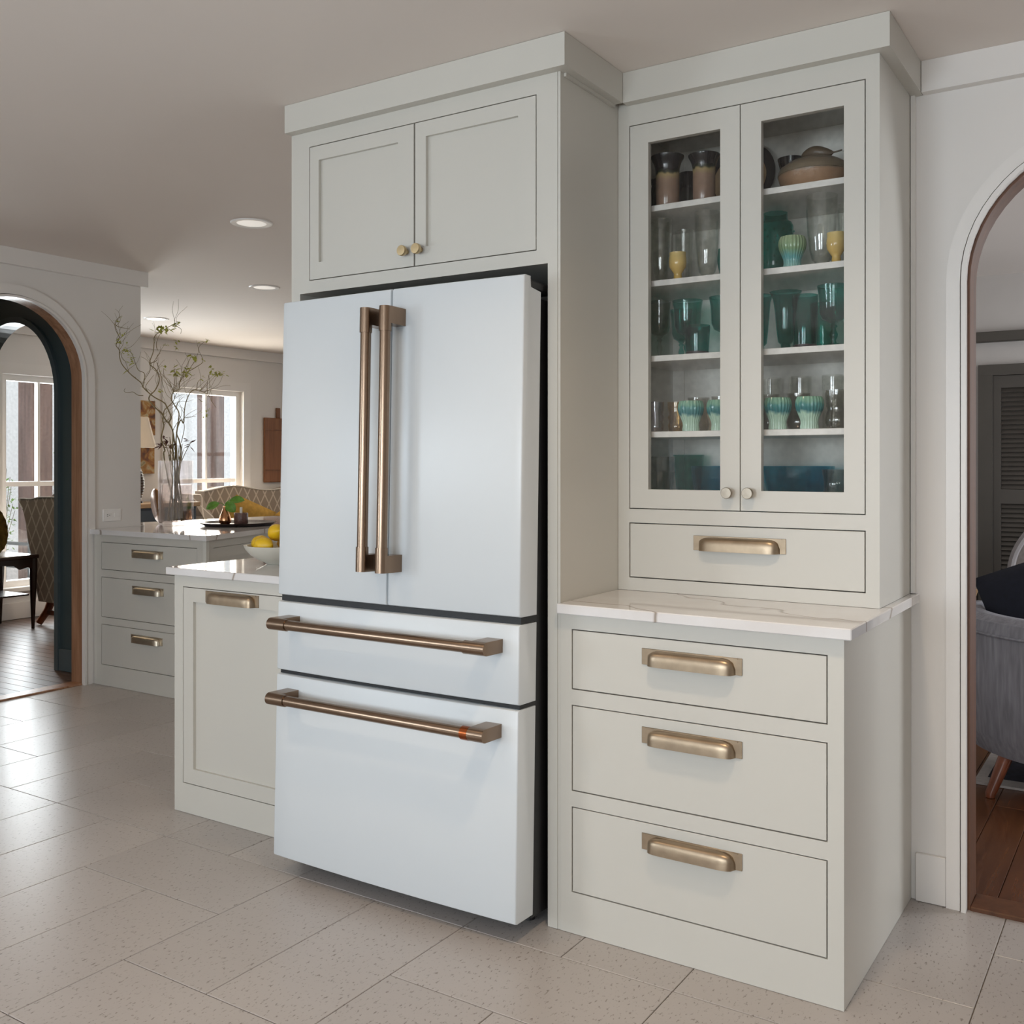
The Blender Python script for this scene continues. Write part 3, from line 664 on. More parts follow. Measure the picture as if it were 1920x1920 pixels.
item('pottery_cup', [(.02, 0), (.026, .02), (.027, .08), (.023, .10), (.029, .118)], 'black_glaze', -1.368, 2.98, z, 'dark glazed cup at the left edge of the top shelf', 'cup', t=.003)
pl = thing('plate', (-1.150, 3.128, z), 'round plate with black rim standing upright on the top shelf', 'plate')
pm_ = MB().lathe([(0, .0), (.08, .0), (.105, .010), (.118, .016), (.120, .019), (.116, .020), (.10, .013), (.078, .005), (0, .005)], 40)
pm_.xf(Matrix.Translation((-1.150, 3.128, z + .1195)) @ Matrix.Rotation(R(78), 4, 'X')); obj('rim', pm_, 'plate_glaze', pl, smooth=True)
pc = MB().lathe([(0, .0055), (.076, .0055), (.088, .0105), (.084, .0115), (.074, .007), (0, .0065)], 40); pc.xf(Matrix.Translation((-1.150, 3.128, z + .1195)) @ Matrix.Rotation(R(78), 4, 'X')); obj('well', pc, 'tan_wood', pl, smooth=True)
tu = thing('tureen', (-.862, 2.955, z), 'wide brown lidded pottery dish with a bird on its lid', 'dish')
obj('bowl', MB().lathe([(0, 0), (.082, 0), (.088, .008), (.100, .032), (.104, .048), (0, .048)], 40, (-.862, 2.955, z)), 'tureen_glaze', tu, smooth=True, loc=(-.862, 2.955, z))
ld = obj('lid', MB().lathe([(.105, .0485), (.105, .055), (.098, .070), (.07, .088), (.03, .096), (0, .097)], 40, (-.862, 2.955, z)), 'tureen_glaze', tu, smooth=True, loc=(-.862, 2.955, z))
bd = MB().grid(lambda u, v: (lambda t, a: ((-.862 - .040) + .118 * t, 2.955 + .022 * math.sin(a) * max(.03, math.sin(math.pi * min(1, t * 1.25)) ** .6 if t < .8 else .16), z + .112 + .004 * math.sin(t * 6) + .019 * math.cos(a) * max(.03, math.sin(math.pi * min(1, t * 1.25)) ** .6 if t < .8 else .12)))(u, 2 * math.pi * v), 20, 16)
obj('bird_knob', bd, 'bird_glaze', ld, smooth=True, loc=(-.862, 2.955, z + .09))
item('pottery_bowl', [(.018, 0), (.022, .03), (.024, .09), (.034, .125), (.040, .150)], 'black_glaze', -.975, 3.09, z, 'black glazed pot half hidden behind the bird-lidded dish', 'bowl', t=.003)
z = 1.86 + E
def footed(x, y, r, h, label, m='clear_glass'):
    item('footed_glass', [(r * .80, 0), (r * .80, h * .015), (r * .45, h * .04), (r * .45, h * .06), (r * .62, h * .10), (r * .76, h * .22), (r * .90, h * .5), (r * .97, h * .8), (r, h)], m, x, y, z, label, 'glass', 'tall clear footed glasses')
footed(-1.322, 2.895, .034, .196, 'tall clear footed glass at the left end, behind a yellow cup')
footed(-1.172, 2.90, .039, .202, 'tall clear footed glass in the left door beside a teal cup')
footed(-.826, 2.90, .0445, .202, 'largest clear footed vase, between ribbed green cup and yellow cup')
item('tumbler', [(.024, 0), (.026, .004), (.030, .18), (.031, .185)], 'clear_glass', -1.300, 3.025, z, 'plain clear tumbler standing behind the left yellow cup', 'glass')
item('tumbler', [(.026, 0), (.028, .004), (.031, .19), (.032, .195)], 'clear_glass', -.785, 3.02, z, 'plain clear tumbler standing behind the right yellow cup', 'glass')
def egg(x, y, label):
    k = .083 / .083
    item('yellow_cup', [(.0125, 0), (.0125, .010), (.0115, .018), (.016, .025), (.0245, .038), (.0268, .052), (.0262, .066), (.0245, .074), (.0255, .083)], 'yellow_glaze', x, y, z, label, 'cup', 'small yellow pottery cups', t=.003)
egg(-1.254, 2.868, 'small yellow footed cup seen in the left glass door'); egg(-.775, 2.862, 'small yellow footed cup seen in the right glass door')
item('teal_cup', [(.021, 0), (.022, .01), (.024, .03), (.030, .06), (.031, .08), (.028, .1), (.029, .105)], 'teal_cup_glaze', -1.145, 3.0, z, 'teal glazed cup half hidden at the inner edge of the left door', 'cup', t=.003, n=40, flute=.03, fl_n=20)
jr = thing('teal_jar', (-.997, 3.01, z), 'embossed dark teal glass jar with short neck and bead pattern', 'jar')
obj('body', MB().lathe(ves([(.044, 0), (.049, .006), (.052, .05), (.054, .11), (.053, .155), (.047, .168), (.037, .174), (.0355, .185), (.036, .198)], .004), 40, (-.997, 3.01, z), .02, 8), 'teal_dark_glass', jr, smooth=True)
bm_ = MB()
for i in range(12):
    for zz in (.02, .06, .10, .14):
        a = 2 * math.pi * (i + .5) / 12; bm_.lathe([(0, -.0035), (.0025, -.0025), (.0035, 0), (.0025, .0025), (0, .0035)], 6, (-.997 + .0535 * math.cos(a), 3.01 + .0535 * math.sin(a), z + zz))
obj('beads', bm_, 'teal_glass', jr, smooth=True)['kind'] = 'stuff'
RB = lambda s: [(a * s, b * s) for a, b in [(.025, 0), (.0255, .006), (.0235, .016), (.0245, .026), (.030, .040), (.0365, .055), (.0385, .068), (.0375, .080), (.0345, .088), (.0335, .091)]]
item('ribbed_cup', RB(1.0), 'celadon_olive', -.905, 2.882, z, 'ribbed olive and turquoise pottery cup in front of the teal jar', 'cup', t=.003, n=120, flute=.03, fl_n=24)
z = 1.63 + E
goblet(-1.352, 2.95, z, .038, .183, 'smoky teal goblet at the far left of the goblet shelf', 'smoke_glass')
goblet(-1.262, 2.962, z, .0475, .180, 'wide teal goblet behind the short tumbler in the left door')
goblet(-1.330, 3.07, z, .036, .170, 'slim teal goblet standing behind the smoky one')
goblet(-1.135, 2.945, z, .0455, .178, 'teal goblet cut off by the inner frame of the left door', 'teal_dark_glass')
goblet(-.790, 2.89, z, .0455, .172, 'dark teal goblet at the right end with bright reflection', 'teal_dark_glass')
def tumb(x, y, r, h, label, m='teal_dark_glass'):
    o = item('teal_tumbler', [(r * .88, .008), (r * .90, .02), (r * .96, h * .6), (r, h * .92), (r * .98, h)], m, x, y, z, label, 'glass', 'teal tumblers')
    obj('base', MB().lathe([(0, 0), (r * .86, 0), (r * .90, .004), (r * .89, .0078), (0, .0078)], 28, (x, y, z)), 'lamp_base', o, smooth=True)
tumb(-1.196, 2.882, .0385, .088, 'short teal tumbler in front of the wide goblet')
tumb(-.868, 2.880, .037, .150, 'teal tumbler with dark base between two goblets in the right door')
item('sundae_glass', [(.026, 0), (.026, .004), (.014, .012), (.014, .022), (.022, .03), (.027, .07), (.031, .12), (.036, .155), (.0465, .178)], 'teal_dark_glass', -.948, 2.955, z, 'fluted teal sundae glass with widely flared rim', 'glass', n=60, flute=.025, fl_n=12)
item('sundae_glass', [(.024, 0), (.024, .004), (.014, .012), (.014, .022), (.022, .03), (.026, .07), (.030, .12), (.033, .155), (.040, .175)], 'teal_dark_glass', -1.03, 2.96, z, 'teal glass at the left edge of the right door', 'glass', n=60, flute=.025, fl_n=12)
item('teal_tumbler', [(.032, 0), (.034, .01), (.036, .1), (.037, .15)], 'teal_glass', -.868, 3.06, z, 'teal tumbler in the back row of the goblet shelf', 'glass')
z = 1.398 + E
for (x, y, m, lb) in ((-1.340, 2.89, 'pearl_glass', 'short iridescent ringed glass at the left end of its shelf'), (-1.282, 2.925, 'amber_glass', 'short amber glass next to the iridescent one')):
    item('ringed_glass', [(.024, 0), (.027, .006), (.0285, .02), (.0255, .03), (.0285, .045), (.0255, .055), (.0285, .075), (.029, .093)], m, x, y, z, lb, 'glass')
for (x, y, lb) in ((-1.213, 2.872, 'pale green drip-glazed cup, leftmost of the four alike'), (-1.122, 2.875, 'pale green drip-glazed cup cut by the inner frame of the left door'),
                   (-.944, 2.87, 'pale green drip-glazed cup with blue band, left in the right door'), (-.852, 2.87, 'pale green drip-glazed cup, right one in the right door')):
    item('drip_cup', RB(1.0), 'celadon_drip', x, y, z, lb, 'cup', 'drip-glazed cups', t=.003, n=120, flute=.03, fl_n=24)
for i, (x, y, lb) in enumerate(((-1.040, 3.09, 'tall clear cylinder glass in the back row, left in right door'), (-.945, 3.09, 'tall clear cylinder glass in the back row, middle'), (-.845, 3.09, 'tall clear cylinder glass in the back row, right'))):
    item('cylinder_glass', [(.031, 0), (.033, .004), (.0345, .165), (.0345, .168)], 'clear_glass', x, y, z, lb, 'glass', 'tall clear cylinder glasses')
bulb = [(.026, 0), (.031, .008), (.034, .024), (.031, .04), (.027, .052), (.030, .064), (.033, .095), (.034, .108)]
for (x, y, lb) in ((-1.235, 2.985, 'textured clear tumbler behind the leftmost green cup'), (-1.005, 2.965, 'textured clear tumbler at the left edge of the right door'), (-.912, 2.965, 'textured clear tumbler between the two green cups in the right door'), (-.778, 2.885, 'textured clear tumbler at the right end of its shelf'), (-1.15, 2.97, 'textured clear tumbler between the two green cups in the left door')):
    item('textured_tumbler', bulb, 'smoke_glass', x, y, z, lb, 'glass', 'textured clear tumblers', n=60, flute=.02, fl_n=15)
z = 1.158 + E
item('glass_bowl', [(.06, 0), (.065, .006), (.090, .06), (.100, .10), (.105, .134)], 'blue_glass', -.925, 3.0, z, 'large blue glass bowl at the bottom of the right door', 'bowl', n=60, flute=.012, fl_n=20, t=.005)
item('glass_bowl', [(.055, 0), (.06, .006), (.078, .05), (.086, .10), (.089, .134)], 'blue_glass', -1.175, 3.01, z, 'blue glass bowl at the bottom of the left door', 'bowl', n=60, flute=.012, fl_n=20, t=.005)
item('glass_dish', [(.03, 0), (.034, .006), (.044, .10), (.049, .165), (.0505, .17)], 'teal_glass', -1.315, 3.095, z, 'pale teal glass dish behind the clear stacked tumblers', 'dish', t=.004)
item('clear_tumbler', [(.034, 0), (.037, .006), (.034, .05), (.036, .056), (.044, .11), (.046, .115), (.042, .12), (.045, .163)], 'smoke_glass', -1.325, 2.90, z, 'stacked clear tumblers in the bottom left corner', 'glass', t=.003)
item('clear_creamer', [(.030, 0), (.034, .006), (.034, .05), (.037, .058), (.030, .066), (.030, .09), (.036, .125)], 'smoke_glass', -.785, 2.885, z, 'small clear glass creamer in front of the large blue bowl', 'jug', t=.003)

# ================================================================== peninsula still life
VX, VY, VZ = -5.18, 4.15, .9135
va = thing('vase', (VX, VY, VZ), 'large square clear glass vase with water and twigs on the peninsula', 'vase')
h, q, t = .405, .078, .007
def rsq(q, r=.014, n=4):
    out = []
    for cx_, cy_, a0 in ((q - r, q - r, 0), (-q + r, q - r, 90), (-q + r, -q + r, 180), (q - r, -q + r, 270)):
        out += [(cx_ + r * math.cos(R(a0 + 90 * i / n)), cy_ + r * math.sin(R(a0 + 90 * i / n))) for i in range(n + 1)]
    return out
mb = MB(); o_, i_ = rsq(q), rsq(q - t, .009); k = len(o_)
ring = lambda P, z: [(VX + a, VY + b, z) for a, b in P]
mb.add(ring(o_, VZ) + ring(o_, VZ + h) + ring(i_, VZ + h) + ring(i_, VZ + .025), [tuple(range(k))[::-1], tuple(range(3 * k, 4 * k))] + [(l * k + i, l * k + (i + 1) % k, (l + 1) * k + (i + 1) % k, (l + 1) * k + i) for l in range(3) for i in range(k)])
obj('glass', mb, 'vase_glass', va, smooth=True)
w_ = rsq(q - t - .001, .008); mb = MB(); mb.add(ring(w_, VZ + .026) + ring(w_, VZ + .255), [tuple(range(k))[::-1], tuple(range(k, 2 * k))] + [(i, (i + 1) % k, k + (i + 1) % k, k + i) for i in range(k)])
obj('water', mb, 'water', va, smooth=True)
def smooth_path(P, sub=4):
    P = [Vector(p) for p in P]; out = []
    for i in range(len(P) - 1):
        a, b, c_, d = P[max(i - 1, 0)], P[i], P[i + 1], P[min(i + 2, len(P) - 1)]
        for j in range(sub):
            u = j / sub; out.append(.5 * ((2 * b) + (c_ - a) * u + (2 * a - 5 * b + 4 * c_ - d) * u * u + (3 * b - a - 3 * c_ + d) * u ** 3))
    return out + [P[-1]]
def leaf(mb, p, ln, rg):
    a, e = rg.random() * 6.28, rg.uniform(-.9, .6)
    d = Vector((math.cos(a) * math.cos(e), math.sin(a) * math.cos(e), math.sin(e))); s_ = d.cross(Vector((0, 0, 1))).normalized(); n_ = s_.cross(d)
    p = Vector(p); wd = ln * .24
    mb.add([p, p + d * ln * .45 + s_ * wd, p + d * ln, p + d * ln * .45 - s_ * wd, p + d * ln * .45 + n_ * ln * .08], [(0, 1, 4), (1, 2, 4), (2, 3, 4), (3, 0, 4)])
WILLOW = {
's1': ([(-5.15,4.13,0.945),(-5.177,4.13,1.329),(-5.169,4.118,1.406),(-5.158,4.109,1.502),(-5.167,4.087,1.55),(-5.144,4.086,1.583),(-5.148,4.067,1.63),(-5.157,4.045,1.672),(-5.194,4.005,1.704),(-5.214,3.976,1.732),(-5.23,3.949,1.764),(-5.231,3.932,1.792),(-5.263,3.895,1.833),(-5.282,3.866,1.869),(-5.294,3.842,1.906),(-5.292,3.827,1.946),(-5.282,3.818,1.982),(-5.286,3.799,2.009),(-5.263,3.798,2.04),(-5.247,3.792,2.057),(-5.252,3.772,2.096),(-5.244,3.761,2.132),(-5.223,3.759,2.153),(-5.188,3.765,2.172)],[[(-5.229,3.75,2.125),(-5.206,3.757,2.11),(-5.17,3.773,2.1),(-5.137,3.786,2.094)],[(-5.216,3.938,1.768),(-5.199,3.936,1.842),(-5.222,3.909,1.865),(-5.23,3.893,1.906),(-5.241,3.874,1.966),(-5.26,3.85,1.984),(-5.273,3.829,1.964),(-5.262,3.824,1.93),(-5.226,3.836,1.901)],[(-5.196,3.962,1.731),(-5.249,3.98,1.772),(-5.262,4.023,1.818),(-5.278,4.064,1.851)],[(-5.207,3.931,1.713),(-5.218,3.901,1.714),(-5.224,3.872,1.731),(-5.235,3.842,1.725),(-5.235,3.818,1.733),(-5.212,3.809,1.75)]],[(-5.255,3.781,2.153,3),(-5.233,3.795,2.177,3),(-5.258,3.779,2.149,4),(-5.247,3.786,2.033,5),(-5.253,3.783,2.019,5),(-5.229,3.798,2.068,4),(-5.208,3.812,1.991,4),(-5.216,3.807,1.959,5),(-5.192,3.822,1.952,4),(-5.192,3.822,1.931,4),(-5.185,3.827,1.919,5),(-5.183,3.828,1.896,6),(-5.186,3.826,1.871,13),(-5.204,3.814,2.005,4),(-5.196,3.819,1.975,4)]),
's2': ([(-5.22,4.12,0.945),(-5.185,4.148,1.329),(-5.192,4.148,1.441),(-5.211,4.14,1.528),(-5.242,4.123,1.572),(-5.27,4.11,1.616),(-5.313,4.086,1.66),(-5.339,4.073,1.699),(-5.336,4.08,1.728),(-5.314,4.098,1.758),(-5.296,4.113,1.807),(-5.299,4.115,1.856),(-5.323,4.105,1.895),(-5.352,4.09,1.92),(-5.353,4.093,1.949),(-5.34,4.106,2.003),(-5.339,4.111,2.062),(-5.341,4.113,2.092),(-5.328,4.126,2.117),(-5.302,4.147,2.132),(-5.272,4.17,2.162),(-5.25,4.189,2.172),(-5.233,4.204,2.163),(-5.215,4.22,2.144),(-5.222,4.22,2.119)],[[(-5.351,4.088,1.927),(-5.299,4.098,1.942),(-5.278,4.088,1.969),(-5.245,4.085,1.986)],[(-5.349,4.09,1.919),(-5.368,4.101,1.882),(-5.407,4.1,1.84),(-5.437,4.104,1.807)],[(-5.289,4.093,1.931),(-5.27,4.098,1.882),(-5.256,4.099,1.843),(-5.243,4.101,1.794),(-5.218,4.11,1.73),(-5.189,4.122,1.701)],[(-5.345,4.14,2.016),(-5.355,4.141,2.057),(-5.348,4.154,2.106),(-5.333,4.171,2.132)]],[(-5.266,4.072,2.131,7),(-5.254,4.08,2.126,7),(-5.241,4.088,2.131,8),(-5.225,4.098,2.126,6),(-5.201,4.114,2.136,9),(-5.189,4.122,2.167,6),(-5.168,4.135,2.172,7),(-5.177,4.13,2.155,5),(-5.258,4.077,2.136,5),(-5.213,4.106,2.14,5),(-5.156,4.143,2.063,5),(-5.164,4.138,2.02,5),(-5.213,4.106,2.032,4)]),
's3': ([(-5.14,4.18,0.945),(-5.201,4.173,1.33),(-5.216,4.179,1.432),(-5.218,4.192,1.53),(-5.22,4.206,1.614),(-5.251,4.201,1.663),(-5.282,4.196,1.708),(-5.28,4.212,1.753),(-5.261,4.239,1.774),(-5.267,4.25,1.814),(-5.261,4.269,1.85),(-5.246,4.293,1.876),(-5.239,4.313,1.917),(-5.224,4.337,1.958)],[[(-5.22,4.161,1.743),(-5.2,4.154,1.805),(-5.186,4.143,1.862),(-5.168,4.135,1.889)],[(-5.243,4.206,1.654),(-5.252,4.22,1.679),(-5.253,4.239,1.7),(-5.248,4.262,1.723)],[(-5.177,4.13,1.754),(-5.184,4.101,1.801),(-5.192,4.072,1.842),(-5.179,4.057,1.884)],[(-5.25,4.261,1.849),(-5.258,4.285,1.906),(-5.245,4.324,1.988)],[(-5.242,4.302,1.891),(-5.224,4.343,1.919),(-5.207,4.384,1.961),(-5.252,4.385,2.044),(-5.238,4.424,2.092)]],[(-5.271,4.211,1.901,8),(-5.265,4.215,1.881,9),(-5.267,4.214,1.866,8),(-5.226,4.241,1.871,8),(-5.218,4.246,1.881,9),(-5.209,4.251,1.871,8),(-5.201,4.257,1.886,7),(-5.214,4.249,1.901,6),(-5.172,4.276,1.984,9),(-5.166,4.28,1.979,6),(-5.325,4.177,1.896,6),(-5.346,4.163,1.763,6),(-5.114,4.313,1.95,4),(-5.119,4.31,2.073,5),(-5.098,4.324,2.083,4)]),
's4': ([(-5.16,4.105,0.945),(-5.124,4.14,1.329),(-5.122,4.133,1.43),(-5.132,4.117,1.492),(-5.106,4.126,1.569),(-5.084,4.131,1.549),(-5.074,4.129,1.626),(-5.056,4.132,1.692),(-5.022,4.145,1.749),(-4.976,4.166,1.744),(-4.93,4.187,1.724),(-4.904,4.195,1.681),(-4.875,4.206,1.642)],[[(-4.935,4.191,1.725),(-4.933,4.184,1.772),(-4.922,4.183,1.809),(-4.911,4.183,1.851)],[(-4.987,4.169,1.744),(-4.951,4.175,1.772),(-4.919,4.178,1.804)],[(-5.007,4.168,1.75),(-5.019,4.184,1.799),(-5.023,4.206,1.82)],[(-4.997,4.175,1.697),(-4.977,4.179,1.682),(-4.96,4.183,1.687),(-4.963,4.173,1.715)]],[(-4.907,4.185,1.87,5),(-4.895,4.193,1.847,5),(-4.875,4.206,1.851,6),(-4.867,4.211,1.844,7),(-4.859,4.216,1.849,5),(-4.839,4.229,1.856,5),(-4.903,4.188,1.904,4),(-4.927,4.172,1.619,5),(-4.927,4.172,1.6,5),(-4.953,4.156,1.823,5)]),
's5': ([(-5.225,4.19,0.945),(-5.225,4.098,1.329),(-5.217,4.097,1.382),(-5.232,4.081,1.455),(-5.213,4.086,1.531),(-5.215,4.079,1.57),(-5.202,4.08,1.627),(-5.173,4.092,1.656),(-5.14,4.107,1.699),(-5.144,4.098,1.751),(-5.159,4.081,1.818)],[[(-5.181,4.127,1.503),(-5.182,4.146,1.533),(-5.163,4.178,1.601),(-5.177,4.189,1.651)],[(-5.161,4.176,1.431),(-5.15,4.191,1.529),(-5.171,4.185,1.577),(-5.189,4.181,1.612)]],[(-5.25,4.083,1.421,9),(-5.241,4.088,1.411,9),(-5.221,4.101,1.436,8),(-5.096,4.182,1.44,9),(-5.087,4.187,1.416,9),(-5.185,4.125,1.416,8),(-5.217,4.104,1.455,6)]),
}
wl = {'s1': 'longest curly willow branch, arching left past the wall corner', 's2': 'tall curly willow branch with yellow-green leaves at its bent tip', 's3': 'curly willow branch leaning right above the window head',
      's4': 'curly willow branch whose twigs cross the bright window', 's5': 'short curly willow branch with dried brown flowers at the vase mouth'}
rg = random.Random(3)
for kk, (main, subs, lv) in WILLOW.items():
    P = smooth_path(main); n_ = len(P)
    root = thing('willow_branch', main[0], wl[kk], 'branch', 'curly willow branches')
    mb = MB().tube(P, [.0052 - .0040 * i / (n_ - 1) for i in range(n_)], 6)
    obj('stem', mb, 'willow_bark', root, smooth=True)
    tw_ = MB()
    for s_ in subs:
        Q = smooth_path(s_); m_ = len(Q); tw_.tube(Q, [.0024 - .0014 * i / (m_ - 1) for i in range(m_)], 5)
    for j in range(3):   # bare lower shoots standing in the water
        a = rg.random() * 6.28; b0 = Vector((VX + .05 * math.cos(a), VY + .05 * math.sin(a), VZ + .03)); e0 = Vector((VX - .045 * math.cos(a + rg.uniform(-.6, .6)), VY - .045 * math.sin(a), VZ + .40)); up = (e0 - b0).normalized()
        Q = smooth_path([b0, b0.lerp(e0, .35) + Vector((rg.uniform(-.012, .012), rg.uniform(-.012, .012), 0)), b0.lerp(e0, .7) + Vector((rg.uniform(-.012, .012), rg.uniform(-.012, .012), 0)), e0, e0 + up * rg.uniform(.04, .16) + Vector((rg.uniform(-.03, .03), rg.uniform(-.03, .03), 0))]); tw_.tube(Q, [.0036 - .0016 * i / (len(Q) - 1) for i in range(len(Q))], 6)
    for j in range(14):   # fine side twigs
        i0 = rg.randrange(int(n_ * .35), n_ - 3); p = Vector(P[i0]); d = Vector((rg.uniform(-.2, 1), rg.uniform(-.6, .6), rg.uniform(.1, 1))).normalized(); Q = [p]
        for u in range(5): d = (d + Vector((rg.uniform(-.8, .8), rg.uniform(-.8, .8), rg.uniform(-.5, .8))) * .6).normalized(); Q.append(Q[-1] + d * .035)
        Q = smooth_path(Q, 3); tw_.tube(Q, [.0013 - .0007 * i / (len(Q) - 1) for i in range(len(Q))], 5)
    obj('twigs', tw_, 'willow_bark', root, smooth=True)['kind'] = 'stuff'
    lf = MB()
    for (x, y, z, s_) in lv:
        for j in range(4 if s_ < 12 else 1):
            leaf(lf, (x + rg.uniform(-.012, .012), y + rg.uniform(-.012, .012), z + rg.uniform(-.012, .012)), .0058 * s_ if s_ < 12 else .055, rg)
    obj('leaves', lf, 'dried_flower' if kk == 's5' else 'willow_leaf', root)['kind'] = 'stuff'
# amber disc standing behind the vase
dm = MB().lathe([(0, 0), (.10, .0), (.112, .008), (.114, .014), (.110, .016), (.09, .009), (0, .007)], 40)
dm.xf(Matrix.Translation((-5.43, 4.195, .9135 + .1145)) @ Matrix.Rotation(R(160), 4, 'Z') @ Matrix.Rotation(R(82), 4, 'X'))
tag(obj('decor_plate', dm, 'plate_amber', smooth=True), 'amber-brown round plate standing on edge left of the glass vase', 'plate')
TX, TY = -4.90, 4.40
tr = obj('tray', MB().lathe([(0, 0), (.20, 0), (.225, .012), (.235, .018), (.237, .021), (.228, .021), (.2, .009), (0, .008)], 48, (TX, TY, .9135)), 'tray_wood', smooth=True)
tag(tr, 'low round dark tray on the peninsula countertop', 'tray')
TZ = .9135 + .0087
bv = thing('bud_vase', (-4.955, 4.345, TZ), 'copper bud vase with broad green leaves on the dark tray', 'vase')
obj('body', MB().lathe(ves([(.028, 0), (.036, .008), (.038, .025), (.032, .05), (.022, .075), (.013, .10), (.012, .112)], .002), 28, (-4.955, 4.345, TZ)), 'copper', bv, smooth=True)
obj('stem', MB().tube(smooth_path([(-4.955, 4.345, TZ + .02), (-4.955, 4.345, TZ + .11), (-4.95, 4.35, TZ + .135), (-4.92, 4.37, TZ + .155), (-4.88, 4.39, TZ + .15)]), .0022, 6).tube(smooth_path([(-4.953, 4.345, TZ + .11), (-4.97, 4.33, TZ + .13), (-4.99, 4.32, TZ + .13)]), .002, 6), 'leaf_green', bv, smooth=True)
def big_leaf(p, d, up, ln, wd, par):
    p, d, up = Vector(p), Vector(d).normalized(), Vector(up).normalized(); s_ = d.cross(up).normalized(); up = s_.cross(d)
    mb = MB().grid(lambda u, v: tuple(p + d * ln * u + s_ * wd * (2 * v - 1) * math.sin(math.pi * min(1, u * .96 + .03)) ** .7 + up * (.12 * ln * math.sin(u * 2.6) - .25 * wd * (1 - abs(2 * v - 1)))), 12, 6)
    obj('leaf', mb, 'leaf_green', par, smooth=True)
big_leaf((-4.985, 4.322, TZ + .13), (-.55, -.42, -.35), (.4, -.7, .6), .085, .030, bv)
big_leaf((-4.93, 4.36, TZ + .15), (.75, .42, -.05), (.35, -.7, .6), .095, .028, bv)
big_leaf((-4.95, 4.35, TZ + .135), (.5, .2, -.55), (.5, -.7, .3), .085, .032, bv)
ch = thing('candle_holder', (-4.855, 4.385, TZ), 'brown ribbed candle holder with white candle on the dark tray', 'candle holder')
obj('holder', MB().lathe(ves([(.038, 0), (.042, .006), (.042, .066), (.040, .070)], .005), 60, (-4.855, 4.385, TZ), .02, 20), 'candle_holder', ch, smooth=True)
obj('candle', MB().lathe([(0, .006), (.008, .006), (.008, .105), (0, .107)], 14, (-4.855, 4.385, TZ)), 'candle', ch, smooth=True)
# lemon bowl
BX, BY = -2.885, 2.80
tag(obj('bowl', MB().lathe(ves([(.05, 0), (.055, .005), (.085, .018), (.112, .037), (.13, .058), (.136, .072)], .006), 44, (BX, BY, .9134)), 'bowl_ceramic', smooth=True), 'cream ceramic bowl of lemons half hidden by the refrigerator', 'bowl')
def lemon_mesh():
    mb = MB().lathe([(0, -.046), (.006, -.043), (.014, -.036), (.026, -.022), (.0305, 0), (.026, .022), (.014, .036), (.007, .044), (0, .047)], 24); return mesh('lemon', mb, 'lemon', smooth=True)
LM = lemon_mesh()
for (dx, dy, dz, rx, rz, lb) in ((-.072, -.030, .075, 84, 20, 'lemon at the left rim of the bowl'), (-.010, -.075, .073, 84, 85, 'lemon in front, second from the left of the pile'), (-.030, .012, .118, 78, 60, 'lemon on top of the pile, nearest the refrigerator'), (-.028, .074, .075, 84, 110, 'lemon at the back left of the bowl'), (.055, .01, .075, 85, 170, 'lemon on the hidden right side of the bowl')):
    o = bpy.data.objects.new('lemon', LM); C.objects.link(o); o.location = (BX + dx, BY + dy, .9134 + dz); o.rotation_euler = (R(rx), 0, R(rz)); o.scale = (1.1, 1.1, 1.1)
    tag(o, lb, 'lemon', 'lemons in the bowl')

# ================================================================== far room
# sideboard with lamp, paintings, board
sb = thing('sideboard', (-7.75, 5.75, 0), 'dark navy sideboard with pale wood top under the paintings', 'sideboard')
obj('body', MB().box(-8.02, -7.58, 5.56, 6.30, .08, .905), 'navy_paint', sb)
obj('top', B(-8.03, -7.55, 5.53, 6.33, .905, .945, b=.004), 'tan_wood', sb)
for k in range(2):
    d = obj('door', B(-7.58, -7.562, 5.58 + .36 * k, 5.92 + .36 * k, .12, .70, b=.002), 'navy_paint', sb)
    obj('knob', MB().lathe([(.012, 0), (.012, .012), (0, .014)], 12).xf(Matrix.Translation((-7.562, 5.89 + .08 * k, .45)) @ Matrix.Rotation(R(90), 4, 'Y')), 'knob_brass', d)
    obj('drawer', B(-7.58, -7.562, 5.58 + .36 * k, 5.92 + .36 * k, .72, .885, b=.002), 'navy_paint', sb)
for yy in (5.60, 6.26):
    for xx in (-7.99, -7.62): obj('foot', B(xx - .02, xx + .02, yy - .02, yy + .02, .001, .08), 'navy_paint', sb)
lp = thing('table_lamp', (-7.80, 5.80, .9455), 'table lamp with cream cone shade and dark ribbed base', 'lamp')
obj('base', MB().lathe([(0, 0), (.07, 0), (.07, .015)] + [(.045 + .035 * math.sin(math.pi * i / 24) + .006 * (i % 2), .02 + .30 * i / 24) for i in range(25)] + [(.012, .33), (.012, .46), (0, .46)], 24, (-7.80, 5.80, .9455)), 'lamp_base', lp, smooth=True)
obj('shade', MB().lathe(ves([(.185, .50), (.115, .775)], .004)[1:-1], 32, (-7.80, 5.80, .9455), cap=False), 'lamp_shade', lp, smooth=True)
pa = obj('painting', B(XF + .001, XF + .03, 5.86, 6.213, 1.568, 1.892, b=.002), 'art_gold'); tag(pa, 'small abstract gold and brown painting, upper of two', 'painting', 'abstract paintings')
pa = obj('painting', B(XF + .001, XF + .03, 5.86, 6.205, 1.206, 1.515, b=.002), 'art_rust'); tag(pa, 'small abstract rust-brown painting, lower of two', 'painting', 'abstract paintings')
wb = thing('wooden_board', (XF + .02, 7.72, 1.10), 'reddish wooden board with handle hung on the far wall', 'board')
obj('board', B(XF + .002, XF + .03, 7.60, 8.0, 1.10, 1.79, b=.006), 'board_wood', wb)
obj('handle', B(XF + .004, XF + .028, 7.775, 7.83, 1.79, 1.90, b=.005), 'board_wood', wb)
